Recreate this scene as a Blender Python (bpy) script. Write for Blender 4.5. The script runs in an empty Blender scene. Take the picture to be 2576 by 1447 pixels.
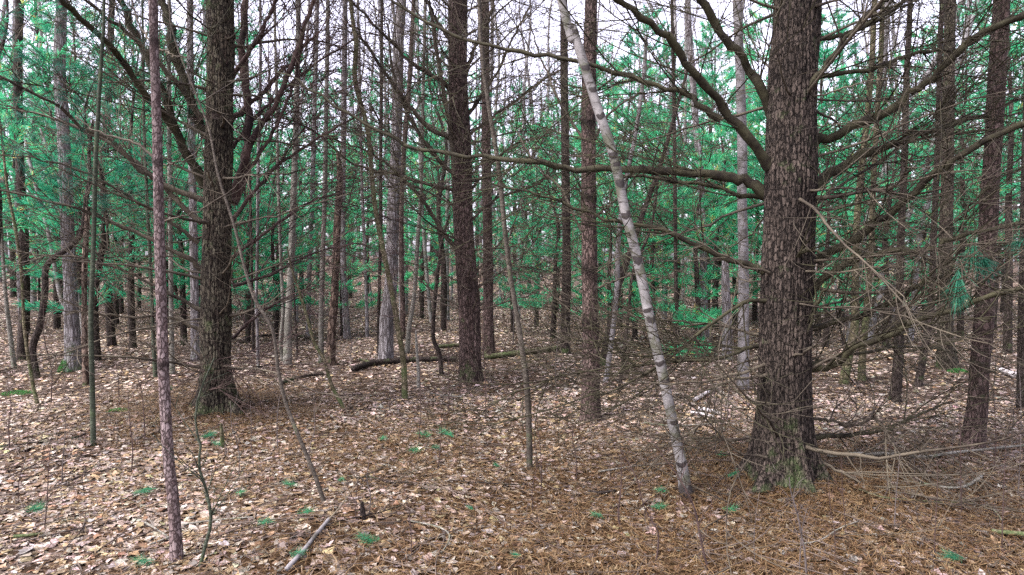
import bpy, math, random
import numpy as np
from mathutils import Vector
R = math.radians
rnd = random.Random(7)
nr = np.random.default_rng(11)
C = bpy.context.scene.collection

# ---------------------------------------------------------------- camera, sky, sun, exposure
PITCH = R(2.43)
CAMZ = 1.6
cam = bpy.data.cameras.new('camera'); camo = bpy.data.objects.new('camera', cam); C.objects.link(camo)
camo.location = (0, 0, CAMZ); camo.rotation_euler = (R(90) - PITCH, 0, 0)
cam.sensor_width = 36; cam.lens = 24.0; cam.clip_start = 0.05; cam.clip_end = 2000
bpy.context.scene.camera = camo
SUN_EL, SUN_AZ = R(55), R(240)      # soft light from behind left
w = bpy.data.worlds.new('World'); bpy.context.scene.world = w; w.use_nodes = True
nt = w.node_tree; nt.nodes.clear()
sky = nt.nodes.new('ShaderNodeTexSky'); sky.sky_type = 'NISHITA'; sky.sun_disc = False
sky.sun_elevation = SUN_EL; sky.sun_rotation = SUN_AZ; sky.air_density = 1.0; sky.dust_density = 3.0
hs = nt.nodes.new('ShaderNodeHueSaturation'); hs.inputs['Saturation'].default_value = 0.22
tint = nt.nodes.new('ShaderNodeMix'); tint.data_type = 'RGBA'; tint.blend_type = 'MULTIPLY'; tint.inputs[0].default_value = 1.0
tint.inputs[7].default_value = (0.96, 0.90, 1.06, 1)
bg = nt.nodes.new('ShaderNodeBackground'); bg.inputs['Strength'].default_value = 0.15
wo = nt.nodes.new('ShaderNodeOutputWorld')
nt.links.new(sky.outputs[0], hs.inputs['Color']); nt.links.new(hs.outputs[0], tint.inputs[6])
nt.links.new(tint.outputs[2], bg.inputs[0]); nt.links.new(bg.outputs[0], wo.inputs[0])
sl = bpy.data.lights.new('sun', 'SUN'); sl.energy = 1.5; sl.angle = R(20); sl.color = (1, 0.97, 0.93)
so = bpy.data.objects.new('sun', sl); C.objects.link(so)
sd = Vector((math.sin(SUN_AZ) * math.cos(SUN_EL), math.cos(SUN_AZ) * math.cos(SUN_EL), math.sin(SUN_EL)))
so.rotation_euler = sd.to_track_quat('Z', 'Y').to_euler(); so.location = (0, 0, 30)
S = bpy.context.scene
S.view_settings.view_transform = 'Standard'; S.view_settings.look = 'None'
S.view_settings.exposure = 2.35; S.view_settings.gamma = 1
S.cycles.use_denoising = False; S.cycles.max_bounces = 7; S.cycles.diffuse_bounces = 6; S.cycles.transparent_max_bounces = 4

# ---------------------------------------------------------------- terrain and picture-to-place helpers
F0 = 1717.0                                    # focal length measured on the 2576 px wide view of the photo
def sstep(a, b, x):
    t = np.clip((np.asarray(x, float) - a) / (b - a), 0, 1); return t * t * (3 - 2 * t)
def hgt(x, y):
    x = np.asarray(x, float); y = np.asarray(y, float)
    z = 0.035 * np.sin(x * 1.1 + y * 0.6 + 1.0) + 0.03 * np.sin(x * 0.5 - y * 1.3) + 0.02 * np.sin(2.3 * x + 0.4 * y + 2) + 0.012 * np.sin(4.1 * x - 3.3 * y)
    z = z * sstep(0.0, 4.0, y) 
    z = z + 0.045 * np.maximum(0, y - 15) * (1 - 0.55 * sstep(-2, 12, x)) * sstep(14, 26, y) * np.exp(-np.maximum(0, y - 50) / 60)
    for bx, by, s in MOUNDS: z = z + 0.07 * np.exp(-((x - bx) ** 2 + (y - by) ** 2) / (2 * s * s))
    return z
MOUNDS = []
def ray(px, py):
    X = (px - 1288) / F0; Z = -(py - 723.5) / F0
    cp, sp = math.cos(PITCH), math.sin(PITCH)
    return Vector((X, cp + Z * sp, -sp + Z * cp))
def at(px, py, Y):
    d = ray(px, py); return Vector((0, 0, CAMZ)) + d * (Y / d.y)
def ground(px, py):
    d = ray(px, py); k = -CAMZ / d.z if d.z < 0 else 60
    for _ in range(30):
        x, y = d.x * k, d.y * k
        k2 = (float(hgt(x, y)) - CAMZ) / d.z
        k = 0.5 * k + 0.5 * k2
    return Vector((d.x * k, d.y * k, float(hgt(d.x * k, d.y * k))))
MOUNDS = [(1.98, 5.0, 0.35), (-3.1, 7.2, 0.4)]

# ---------------------------------------------------------------- mesh helpers
def np_mesh(name, co, loops, tot, smooth=True, attrs=()):
    me = bpy.data.meshes.new(name)
    co = np.asarray(co, np.float32); loops = np.asarray(loops, np.int32); tot = np.asarray(tot, np.int32)
    me.vertices.add(len(co)); me.vertices.foreach_set('co', co.ravel())
    me.loops.add(len(loops)); me.loops.foreach_set('vertex_index', loops)
    me.polygons.add(len(tot)); st = np.concatenate(([0], np.cumsum(tot)[:-1])).astype(np.int32)
    me.polygons.foreach_set('loop_start', st)
    me.polygons.foreach_set('use_smooth', np.full(len(tot), smooth))
    for an, dom, typ, vals in attrs:
        a = me.attributes.new(an, typ, dom)
        a.data.foreach_set('color' if typ == 'FLOAT_COLOR' else 'value', np.asarray(vals, np.float32).ravel())
    me.update(calc_edges=True); me.validate()
    return me
def link(name, me, mat, parent=None):
    o = bpy.data.objects.new(name, me); C.objects.link(o)
    if mat is not None: me.materials.append(mat)
    if parent is not None: o.parent = parent
    return o
def tag(o, label=None, cat=None, group=None, kind=None):
    if label: o['label'] = label
    if cat: o['category'] = cat
    if group: o['group'] = group
    if kind: o['kind'] = kind
    return o
def root(name, loc, label, cat, group=None):
    o = bpy.data.objects.new(name, None); o.empty_display_size = 0.2; C.objects.link(o); o.location = loc
    return tag(o, label, cat, group)

class Tubes:
    """collects tapered bent rods and builds them as one mesh"""
    def __init__(s): s.g = {}
    def add(s, pts, rad, sides=3): s.g.setdefault((len(pts), sides), []).append((pts, rad))
    def build(s, name, mat, parent=None, origin=(0, 0, 0)):
        V = []; L = []; off = 0
        for (P, S_), lst in s.g.items():
            pts = np.array([[tuple(q) for q in p] for p, _ in lst], float) - np.array(tuple(origin))
            rad = np.array([r for _, r in lst], float)
            t = np.gradient(pts, axis=1); t /= np.linalg.norm(t, axis=2, keepdims=True) + 1e-9
            m = t.mean(axis=1); ref = np.where(np.abs(m[:, 2:3]) > 0.8, np.array([[1., 0, 0]]), np.array([[0, 0, 1.]]))
            ref = np.repeat(ref[:, None, :], P, axis=1)
            n1 = np.cross(t, ref); n1 /= np.linalg.norm(n1, axis=2, keepdims=True) + 1e-9
            n2 = np.cross(n1, t)
            a = np.arange(S_) * 2 * np.pi / S_
            ring = pts[:, :, None, :] + rad[:, :, None, None] * (n1[:, :, None, :] * np.cos(a)[None, None, :, None] + n2[:, :, None, :] * np.sin(a)[None, None, :, None])
            N = len(lst); V.append(ring.reshape(-1, 3))
            n, p, k = np.meshgrid(np.arange(N), np.arange(P - 1), np.arange(S_), indexing='ij')
            k2 = (k + 1) % S_; b = off + (n * P + p) * S_
            L.append(np.stack([b + k, b + k2, b + S_ + k2, b + S_ + k], -1).reshape(-1, 4)); off += N * P * S_
        if not V: return None
        V = np.concatenate(V); L = np.concatenate(L)
        me = np_mesh(name, V, L.ravel(), np.full(len(L), 4))
        return link(name, me, mat, parent)

def crom(pts, n):
    """smooth curve through the points, n samples"""
    P = [np.array(tuple(p), float) for p in pts]
    P = [2 * P[0] - P[1]] + P + [2 * P[-1] - P[-2]]
    seg = len(P) - 3; out = []
    for i in range(n):
        u = i / (n - 1) * seg; k = min(int(u), seg - 1); t = u - k
        a, b, c, d = P[k:k + 4]
        out.append(0.5 * ((2 * b) + (c - a) * t + (2 * a - 5 * b + 4 * c - d) * t * t + (3 * b - a - 3 * c + d) * t ** 3))
    return [Vector(o) for o in out]

def fbm(x, y, z, seed=0.0):
    v = 0; a = 1.0; f = 1.0
    for i in range(3):
        v = v + a * np.sin(f * x * 1.7 + seed + i * 1.3 + 1.5 * np.sin(f * y * 1.3 + i)) * np.cos(f * z * 1.1 + seed * 2.1 - i + np.sin(f * x * 0.7 + i * 2))
        a *= 0.5; f *= 2.1
    return v

def trunk_mesh(name, pts, rad, sides, n, mat, parent, origin, rough=0.06, flare=0.0, roots=5, marks=None, seed=0.0, ridge=None):
    """trunk with lumpy cross-sections, root flare and optional marks (list of height m, angle, size)"""
    c = np.array([tuple(p) for p in crom(pts, n)]); 
    r = np.interp(np.linspace(0, 1, n), np.linspace(0, 1, len(rad)), rad)
    t = np.gradient(c, axis=0); t /= np.linalg.norm(t, axis=1, keepdims=True)
    n1 = np.cross(t, np.array([0, 1., 0])); n1 /= np.linalg.norm(n1, axis=1, keepdims=True); n2 = np.cross(t, n1)
    s = np.concatenate(([0], np.cumsum(np.linalg.norm(np.diff(c, axis=0), axis=1))))
    a = np.arange(sides) * 2 * np.pi / sides
    A, Sg = np.meshgrid(a, s)
    rr = r[:, None] * (1 + rough * fbm(np.cos(A) * 2.2, np.sin(A) * 2.2, Sg * 3.0, seed) + rough * 0.35 * fbm(np.cos(A) * 9, np.sin(A) * 9, Sg * 5.0, seed + 3))
    if flare:
        fl = np.exp(-np.maximum(Sg, 0) / (0.8 * rad[0] + 0.02))
        rr = rr * (1 + flare * fl * (0.35 + 0.85 * np.maximum(0, np.cos(roots * A + seed + 0.6 * np.sin(A * 2 + seed))) ** 1.5))
    fur = np.zeros_like(A)
    if ridge:
        cnt, amp = ridge
        wr = 0.55 * fbm(np.cos(A) * 3, np.sin(A) * 3, Sg * 2.2, seed) + 0.35 * fbm(np.cos(A) * 7, np.sin(A) * 7, Sg * 6, seed + 5)
        a1 = np.abs(np.sin(cnt * 0.5 * A + 1.6 * wr + 1.2 * np.sin(Sg * 5 + 3 * np.cos(A + seed))))
        a2 = np.abs(np.sin(cnt * 0.5 * A - 1.9 * wr + 1.4 * np.sin(Sg * 7 + 4 * np.sin(A * 2 + seed)) + 1.0))
        a3 = np.abs(np.sin(Sg * 24 + 5 * wr + 3 * np.sin(A * 9 + seed)))
        pl = np.minimum(np.minimum(a1, a2 * 1.15), 0.25 + a3 * 1.3)
        pl = np.clip(pl / 0.5, 0, 1) ** 0.7
        fur = 1 - pl
        rr = rr + amp * (pl - 0.6)
    V = c[:, None, :] + rr[..., None] * (n1[:, None, :] * np.cos(A)[..., None] + n2[:, None, :] * np.sin(A)[..., None])
    if marks:
        mk = np.zeros_like(A)
        for (hz, ang, sz) in marks:
            da = np.angle(np.exp(1j * (A - ang)))
            sh = (hz - Sg) + 0.35 * sz * np.abs(da)
            m = np.exp(-(sh / (sz * 0.42)) ** 2 - (da / 1.15) ** 4)
            mk = np.maximum(mk, m)
        V = V + (mk * r[:, None] * 0.10)[..., None] * (n1[:, None, :] * np.cos(A)[..., None] + n2[:, None, :] * np.sin(A)[..., None])
    else: mk = np.zeros_like(A)
    V = V.reshape(-1, 3) - np.array(tuple(origin))
    i, k = np.meshgrid(np.arange(n - 1), np.arange(sides), indexing='ij'); k2 = (k + 1) % sides
    L = np.stack([i * sides + k, i * sides + k2, (i + 1) * sides + k2, (i + 1) * sides + k], -1).reshape(-1, 4)
    loops = L.ravel(); tot = np.full(len(L), 4)
    loops = np.concatenate([loops, np.arange((n - 1) * sides, n * sides), np.arange(sides)[::-1]]); tot = np.concatenate([tot, [sides, sides]])
    me = np_mesh(name, V, loops, tot, attrs=[('mark', 'POINT', 'FLOAT', mk), ('furrow', 'POINT', 'FLOAT', fur)])
    return link(name, me, mat, parent)

def perp(d, r=rnd):
    v = Vector((r.gauss(0, 1), r.gauss(0, 1), r.gauss(0, 1))); v -= v.project(d)
    return v.normalized() if v.length > 1e-4 else Vector((1, 0, 0))
def arc(p, d, L, n, curve, wob, r=rnd, ax=None):
    """a shoot that bends steadily one way with a little wander"""
    d = d.normalized(); ax = ax or perp(d, r); out = [p.copy()]; st = L / (n - 1)
    for i in range(n - 1):
        d = (d + ax * (curve / (n - 1)) + perp(d, r) * wob).normalized()
        p = p + d * st; out.append(p.copy())
    return out
def twig(T, p, d, L, r0, lvl, tips=None, up=0.35, dens=5.5, r=rnd, sides=3, spread=0.6):
    n = 8 if L > 0.25 else 5
    if up is None: ax = None
    else:
        ax = Vector((r.gauss(0, spread), r.gauss(0, spread), up if r.random() < 0.75 else -up))
    pts = arc(p, d, L, n, r.uniform(0.35, 1.5), 0.035, r, ax)
    T.add(pts, [r0 * (1 - 0.6 * i / (n - 1)) for i in range(n)], sides)
    if tips is not None and lvl <= 1: tips.append((pts[-1], (pts[-1] - pts[-2]).normalized()))
    if lvl > 0:
        for _ in range(max(1, int(L * dens * r.uniform(0.6, 1.2)))):
            u = r.uniform(0.15, 0.95) * (n - 1); k = int(u); f = u - k; k = min(k, n - 2)
            q = pts[k].lerp(pts[k + 1], f); dd = (pts[k + 1] - pts[k]).normalized()
            s = perp(dd, r); s.z *= 0.7
            twig(T, q, dd * 0.75 + s * r.uniform(0.5, 1.0), L * r.uniform(0.25, 0.6) * (1.15 - 0.5 * u / n), r0 * 0.62, lvl - 1, tips, up, dens, r, 3, spread)
def limb(parent, origin, pts, r0, r1, mat, name='branch', lat=0.28, per=2.6, ll=(0.35, 0.95), lvl=2, start=0.12, tips=None, sides=7, r=rnd, n=22, tr=0.0034, end=True, spread=0.6):
    """a main branch through pts with whorls of curved twigs"""
    P = crom(pts, n); T = Tubes()
    for i in range(1, n): P[i] = P[i] + Vector((r.gauss(0, 1), r.gauss(0, 1), r.gauss(0, 1))) * (0.22 * r0 + 0.003)
    Ls = sum((P[i + 1] - P[i]).length for i in range(n - 1))
    nodes = max(3, int(Ls / lat)); nd = [start + (1 - start) * (i + r.uniform(0.2, 0.8)) / nodes for i in range(nodes)]
    rad = []
    for i in range(n):
        u = i / (n - 1); q = r0 + (r1 - r0) * u ** 0.8
        q *= 1 + 0.9 * math.exp(-u * 14) * 0.5
        for x in nd: q *= 1 + 0.30 * math.exp(-((u - x) * n * 1.1) ** 2)
        rad.append(q)
    T.add(P, rad, sides)
    for x in nd:
        for _ in range(int(per + r.random())):
            u = x * (n - 1); k = min(int(u), n - 2); q = P[k].lerp(P[k + 1], u - k); d = (P[k + 1] - P[k]).normalized()
            s = perp(d, r); s.z *= 0.75; a = r.uniform(0.55, 1.25)
            L = r.uniform(*ll) * (1.1 - 0.5 * x)
            twig(T, q, d * 0.8 + s * a, L, min(tr * (0.7 + L), rad[k] * 0.7), lvl, tips, r=r, spread=spread)
    if end:
        d = (P[-1] - P[-2]).normalized()
        for _ in range(3): twig(T, P[-1], d + perp(d, r) * 0.4, r.uniform(*ll), min(tr, r1), lvl, tips, r=r, spread=spread)
    return T.build(name, mat, parent, origin)

def needles(name, tufts, mat, parent, origin=(0, 0, 0), droop=0.0, width=0.0035, rng=nr, spread=0.9):
    """long soft pine needles: every tuft is (point, direction, length, count)"""
    P = []; D = []; Ln = []; tint_ = []
    for (p, d, L, c) in tufts:
        for _ in range(c): P.append(tuple(p)); D.append(tuple(d)); Ln.append(L)
        tint_ += [rng.random()] * c
    if not P: return None
    P = np.array(P); D = np.array(D); Ln = np.array(Ln); N = len(P); tint_ = np.array(tint_)
    v = rng.normal(size=(N, 3)); v /= np.linalg.norm(v, axis=1, keepdims=True)
    d = D + v * spread * rng.uniform(0.4, 1.2, (N, 1)); d[:, 2] -= 0.02
    d /= np.linalg.norm(d, axis=1, keepdims=True)
    L = (Ln * rng.uniform(0.7, 1.15, N))[:, None]
    P = P - np.array(tuple(origin)) - D * L * rng.uniform(0, 0.9, (N, 1))
    s = np.cross(d, rng.normal(size=(N, 3))); s /= np.linalg.norm(s, axis=1, keepdims=True) + 1e-9
    wv = s * width * 0.5 * (L / 0.11)
    if np.isscalar(width): pass
    mid = P + d * L * 0.55; tip = P + d * L
    mid[:, 2] -= droop * L[:, 0] * 0.25; tip[:, 2] -= droop * L[:, 0]
    V = np.stack([P - wv * 0.6, P + wv * 0.6, mid + wv, mid - wv, tip], 1).reshape(-1, 3)
    b = np.arange(N)[:, None] * 5
    loops = np.concatenate([b + 0, b + 1, b + 2, b + 3, b + 3, b + 2, b + 4], 1).ravel()
    tot = np.tile([4, 3], N)
    tt = np.repeat(np.clip(tint_ + rng.normal(0, 0.08, N), 0, 1), 5)
    me = np_mesh(name, V, loops, tot, smooth=False, attrs=[('tint', 'POINT', 'FLOAT', tt)])
    return link(name, me, mat, parent)

# ---------------------------------------------------------------- materials
def newmat(name, rough=0.85, spec=0.25):
    m = bpy.data.materials.new(name); m.use_nodes = True; n = m.node_tree.nodes; b = n['Principled BSDF']
    b.inputs['Roughness'].default_value = rough; b.inputs['Specular IOR Level'].default_value = spec
    return m, m.node_tree, b
def ramp(t, stops, interp='LINEAR'):
    n = t.nodes.new('ShaderNodeValToRGB'); e = n.color_ramp.elements; n.color_ramp.interpolation = interp
    while len(e) > 1: e.remove(e[0])
    e[0].position = stops[0][0]; e[0].color = (*stops[0][1], 1)
    for p, c in stops[1:]:
        k = e.new(p); k.color = (*c, 1)
    return n
def node(t, typ, **kw):
    n = t.nodes.new(typ)
    for k, v in kw.items():
        if hasattr(n, k): setattr(n, k, v)
        else: n.inputs[k].default_value = v
    return n
def mixc(t, fac, a, b, mode='MIX'):
    n = t.nodes.new('ShaderNodeMix'); n.data_type = 'RGBA'; n.blend_type = mode
    for sock, v in ((n.inputs[0], fac), (n.inputs[6], a), (n.inputs[7], b)):
        if hasattr(v, 'links') or hasattr(v, 'is_linked'): t.links.new(v, sock)
        elif isinstance(v, (tuple, list)): sock.default_value = (*v, 1)
        else: sock.default_value = v
    return n.outputs[2]
def bark(name, plate, plate2, crack, sxy=26, sz=9, bump=0.5, moss=0.0, crackw=0.16, dist=0.012):
    plate, plate2, crack = [tuple(c * 0.62 for c in q) for q in (plate, plate2, crack)]
    m, t, b = newmat(name, 0.92, 0.15); L = t.links.new
    tc = node(t, 'ShaderNodeTexCoord'); oi = node(t, 'ShaderNodeObjectInfo')
    ad = node(t, 'ShaderNodeVectorMath', operation='ADD'); sc = node(t, 'ShaderNodeVectorMath', operation='SCALE')
    cx = node(t, 'ShaderNodeCombineXYZ'); L(oi.outputs['Random'], cx.inputs[0]); L(oi.outputs['Random'], cx.inputs[2])
    L(cx.outputs[0], sc.inputs[0]); sc.inputs['Scale'].default_value = 17.0
    L(tc.outputs['Object'], ad.inputs[0]); L(sc.outputs[0], ad.inputs[1])
    mp = node(t, 'ShaderNodeMapping'); mp.inputs['Scale'].default_value = (sxy, sxy, sz); L(ad.outputs[0], mp.inputs[0])
    nz = node(t, 'ShaderNodeTexNoise', Scale=1.2, Detail=3.0); L(mp.outputs[0], nz.inputs['Vector'])
    wv = node(t, 'ShaderNodeVectorMath', operation='MULTIPLY_ADD'); wv.inputs[1].default_value = (1.5, 1.5, 1.2)
    L(nz.outputs['Color'], wv.inputs[0]); L(mp.outputs[0], wv.inputs[2])
    vo = node(t, 'ShaderNodeTexVoronoi', feature='DISTANCE_TO_EDGE', Scale=1.0); L(wv.outputs[0], vo.inputs['Vector'])
    vc = node(t, 'ShaderNodeTexVoronoi', feature='F1', Scale=1.0); L(wv.outputs[0], vc.inputs['Vector'])
    rp = ramp(t, [(0.0, (0, 0, 0)), (crackw, (1, 1, 1))]); L(vo.outputs['Distance'], rp.inputs[0])
    fine = node(t, 'ShaderNodeTexNoise', Scale=60.0, Detail=6.0, Roughness=0.7); L(ad.outputs[0], fine.inputs['Vector'])
    big = node(t, 'ShaderNodeTexNoise', Scale=2.5, Detail=3.0); L(ad.outputs[0], big.inputs['Vector'])
    sep = node(t, 'ShaderNodeSeparateColor'); L(vc.outputs['Color'], sep.inputs[0])
    pm = mixc(t, sep.outputs[0], plate, plate2)
    rb = ramp(t, [(0.35, (0.62, 0.62, 0.62)), (0.68, (1.3, 1.3, 1.3))]); L(big.outputs['Fac'], rb.inputs[0])
    pm = mixc(t, 1.0, pm, rb.outputs[0], 'MULTIPLY')
    rf = ramp(t, [(0.3, (0.6, 0.6, 0.6)), (0.7, (1.35, 1.35, 1.35))]); L(fine.outputs['Fac'], rf.inputs[0])
    pm = mixc(t, 1.0, pm, rf.outputs[0], 'MULTIPLY')
    col = mixc(t, rp.outputs[0], crack, pm)
    fu = node(t, 'ShaderNodeAttribute', attribute_name='furrow'); fr = ramp(t, [(0.3, (0, 0, 0)), (0.75, (1, 1, 1))]); L(fu.outputs['Fac'], fr.inputs[0])
    col = mixc(t, fr.outputs[0], col, crack)
    at_ = node(t, 'ShaderNodeAttribute', attribute_name='mark')
    col = mixc(t, at_.outputs['Fac'], col, tuple(c * 0.5 for c in crack))
    if moss:
        mn = node(t, 'ShaderNodeTexNoise', Scale=5.0, Detail=6.0, Roughness=0.65); L(ad.outputs[0], mn.inputs['Vector'])
        sx = node(t, 'ShaderNodeSeparateXYZ'); L(tc.outputs['Object'], sx.inputs[0])
        mr = node(t, 'ShaderNodeMapRange'); mr.inputs[1].default_value = 0.0; mr.inputs[2].default_value = 0.5 ; mr.inputs[3].default_value = 0.09; mr.inputs[4].default_value = 0.0
        L(sx.outputs[2], mr.inputs[0])
        sm = node(t, 'ShaderNodeMath', operation='ADD'); L(mn.outputs['Fac'], sm.inputs[0]); L(mr.outputs[0], sm.inputs[1])
        mk = ramp(t, [(0.66 - 0.16 * moss, (0, 0, 0)), (0.78 - 0.12 * moss, (1, 1, 1))]); L(sm.outputs[0], mk.inputs[0])
        f2 = node(t, 'ShaderNodeMath', operation='MULTIPLY'); L(mk.outputs[0], f2.inputs[0]); f2.inputs[1].default_value = 0.75
        col = mixc(t, f2.outputs[0], col, (0.05, 0.075, 0.025))
    L(col, b.inputs['Base Color'])
    hb = node(t, 'ShaderNodeMath', operation='MULTIPLY_ADD'); L(fine.outputs['Fac'], hb.inputs[0]); hb.inputs[1].default_value = 0.5; L(rp.outputs[0], hb.inputs[2])
    bp = node(t, 'ShaderNodeBump', Strength=bump, Distance=dist); L(hb.outputs[0], bp.inputs['Height']); L(bp.outputs[0], b.inputs['Normal'])
    return m
def birchmat(name, white=(0.19, 0.18, 0.165), dirt=(0.075, 0.075, 0.05)):
    m, t, b = newmat(name, 0.7, 0.3); L = t.links.new
    tc = node(t, 'ShaderNodeTexCoord'); oi = node(t, 'ShaderNodeObjectInfo')
    ad = node(t, 'ShaderNodeVectorMath', operation='ADD'); cx = node(t, 'ShaderNodeCombineXYZ'); m5 = node(t, 'ShaderNodeMath', operation='MULTIPLY'); m5.inputs[1].default_value = 31
    L(oi.outputs['Random'], m5.inputs[0]); L(m5.outputs[0], cx.inputs[2]); L(tc.outputs['Object'], ad.inputs[0]); L(cx.outputs[0], ad.inputs[1])
    n1 = node(t, 'ShaderNodeTexNoise', Scale=7.0, Detail=7.0, Roughness=0.65); L(ad.outputs[0], n1.inputs['Vector'])
    mp = node(t, 'ShaderNodeMapping'); mp.inputs['Scale'].default_value = (14, 14, 95); L(ad.outputs[0], mp.inputs[0])
    n2 = node(t, 'ShaderNodeTexNoise', Scale=1.0, Detail=2.0); L(mp.outputs[0], n2.inputs['Vector'])
    mp2 = node(t, 'ShaderNodeMapping'); mp2.inputs['Scale'].default_value = (7, 7, 16); L(ad.outputs[0], mp2.inputs[0])
    n3 = node(t, 'ShaderNodeTexNoise', Scale=1.0, Detail=4.0, Roughness=0.6); L(mp2.outputs[0], n3.inputs['Vector'])
    r1 = ramp(t, [(0.40, white), (0.50, tuple(0.72 * c for c in white)), (0.60, dirt)]); L(n1.outputs['Fac'], r1.inputs[0])
    r2 = ramp(t, [(0.61, (1, 1, 1)), (0.67, (0.22, 0.18, 0.15))]); L(n2.outputs['Fac'], r2.inputs[0])
    r3 = ramp(t, [(0.655, (1, 1, 1)), (0.70, (0.10, 0.085, 0.07))]); L(n3.outputs['Fac'], r3.inputs[0])
    col = mixc(t, 1.0, r1.outputs[0], r2.outputs[0], 'MULTIPLY'); col = mixc(t, 1.0, col, r3.outputs[0], 'MULTIPLY')
    at_ = node(t, 'ShaderNodeAttribute', attribute_name='mark')
    mr = ramp(t, [(0.25, (0, 0, 0)), (0.45, (1, 1, 1))])
    sm = node(t, 'ShaderNodeMath', operation='MULTIPLY_ADD'); L(n1.outputs['Fac'], sm.inputs[0]); sm.inputs[1].default_value = 0.5; L(at_.outputs['Fac'], sm.inputs[2])
    sb = node(t, 'ShaderNodeMath', operation='SUBTRACT'); L(sm.outputs[0], sb.inputs[0]); sb.inputs[1].default_value = 0.25
    L(sb.outputs[0], mr.inputs[0])
    col = mixc(t, mr.outputs[0], col, (0.025, 0.02, 0.017))
    L(col, b.inputs['Base Color'])
    bp = node(t, 'ShaderNodeBump', Strength=0.35, Distance=0.006); L(n1.outputs['Fac'], bp.inputs['Height']); L(bp.outputs[0], b.inputs['Normal'])
    return m
def twigmat(name, c1, c2, scale=6.0):
    m, t, b = newmat(name, 0.85, 0.2); L = t.links.new
    tc = node(t, 'ShaderNodeTexCoord'); n1 = node(t, 'ShaderNodeTexNoise', Scale=scale, Detail=5.0, Roughness=0.7); L(tc.outputs['Object'], n1.inputs['Vector'])
    r1 = ramp(t, [(0.36, c1), (0.64, c2)]); L(n1.outputs['Fac'], r1.inputs[0]); L(r1.outputs[0], b.inputs['Base Color'])
    n2 = node(t, 'ShaderNodeTexNoise', Scale=90.0, Detail=3.0); L(tc.outputs['Object'], n2.inputs['Vector'])
    bp = node(t, 'ShaderNodeBump', Strength=0.4, Distance=0.004); L(n2.outputs['Fac'], bp.inputs['Height']); L(bp.outputs[0], b.inputs['Normal'])
    return m
def needlemat(name, stops, trans=0.3):
    m, t, b = newmat(name, 0.55, 0.3); L = t.links.new
    a = node(t, 'ShaderNodeAttribute', attribute_name='tint'); r1 = ramp(t, stops); L(a.outputs['Fac'], r1.inputs[0])
    oi = node(t, 'ShaderNodeObjectInfo'); r2 = ramp(t, [(0, (0.7, 0.8, 0.85)), (1, (1.4, 1.15, 1.1))]); L(oi.outputs['Random'], r2.inputs[0])
    c = mixc(t, 1.0, r1.outputs[0], r2.outputs[0], 'MULTIPLY'); L(c, b.inputs['Base Color'])
    tr = node(t, 'ShaderNodeBsdfTranslucent'); L(c, tr.inputs[0]); mx = node(t, 'ShaderNodeMixShader'); mx.inputs[0].default_value = trans
    out = t.nodes['Material Output']; L(b.outputs[0], mx.inputs[1]); L(tr.outputs[0], mx.inputs[2]); L(mx.outputs[0], out.inputs[0])
    return m
M = {}
M['pine_dark'] = bark('big_pine_bark', (0.105, 0.082, 0.064), (0.065, 0.05, 0.038), (0.010, 0.007, 0.005), 44, 16, 0.8, 0.45, 0.16, 0.015)
M['pine_left'] = bark('left_pine_bark', (0.15, 0.135, 0.09), (0.08, 0.06, 0.042), (0.012, 0.008, 0.006), 44, 14, 0.8, 0.55, 0.16, 0.015)
M['pine_red'] = bark('red_pine_bark', (0.34, 0.27, 0.25), (0.17, 0.12, 0.11), (0.05, 0.032, 0.028), 55, 26, 0.7, 0.1, 0.2, 0.006)
M['pine_mid'] = bark('brown_pine_bark', (0.19, 0.135, 0.115), (0.11, 0.075, 0.06), (0.03, 0.02, 0.016), 34, 12, 0.8, 0.25, 0.2, 0.012)
M['grey'] = bark('grey_hardwood_bark', (0.42, 0.39, 0.38), (0.29, 0.27, 0.26), (0.08, 0.068, 0.062), 36, 4, 0.7, 0.3, 0.25, 0.012)
M['stem_brown'] = bark('brown_sapling_bark', (0.15, 0.13, 0.10), (0.10, 0.085, 0.065), (0.05, 0.04, 0.03), 30, 40, 0.3, 0.35, 0.12, 0.004)
M['pale'] = bark('pale_pole_bark', (0.52, 0.49, 0.47), (0.38, 0.355, 0.34), (0.14, 0.12, 0.11), 36, 6, 0.5, 0.25, 0.15, 0.01)
M['smooth'] = bark('smooth_sapling_bark', (0.33, 0.31, 0.26), (0.23, 0.22, 0.18), (0.10, 0.095, 0.07), 30, 40, 0.3, 0.35, 0.12, 0.004)
M['green'] = bark('green_sapling_bark', (0.085, 0.10, 0.065), (0.055, 0.065, 0.045), (0.03, 0.035, 0.02), 30, 50, 0.3, 0.5, 0.12, 0.004)
M['mossy'] = bark('mossy_sapling_bark', (0.24, 0.20, 0.13), (0.11, 0.10, 0.05), (0.05, 0.045, 0.02), 34, 22, 0.6, 0.9, 0.2, 0.006)
M['dark'] = bark('dark_bark', (0.09, 0.07, 0.058), (0.055, 0.042, 0.034), (0.02, 0.014, 0.01), 34, 10, 0.8, 0.3, 0.2, 0.012)
M['snag'] = bark('peeling_snag_bark', (0.30, 0.21, 0.15), (0.12, 0.09, 0.07), (0.04, 0.025, 0.018), 16, 7, 0.9, 0.2, 0.2, 0.02)
M['birch'] = birchmat('birch_bark')
M['birch_dull'] = birchmat('dull_birch_bark', (0.16, 0.15, 0.145), (0.06, 0.055, 0.045))
M['twig_olive'] = twigmat('olive_twig_bark', (0.016, 0.011, 0.008), (0.095, 0.08, 0.054), 2.2)
M['twig_purple'] = twigmat('purple_twig_bark', (0.014, 0.008, 0.008), (0.085, 0.055, 0.045), 2.2)
M['twig_grey'] = twigmat('grey_twig_bark', (0.035, 0.028, 0.024), (0.12, 0.10, 0.088))
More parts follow.
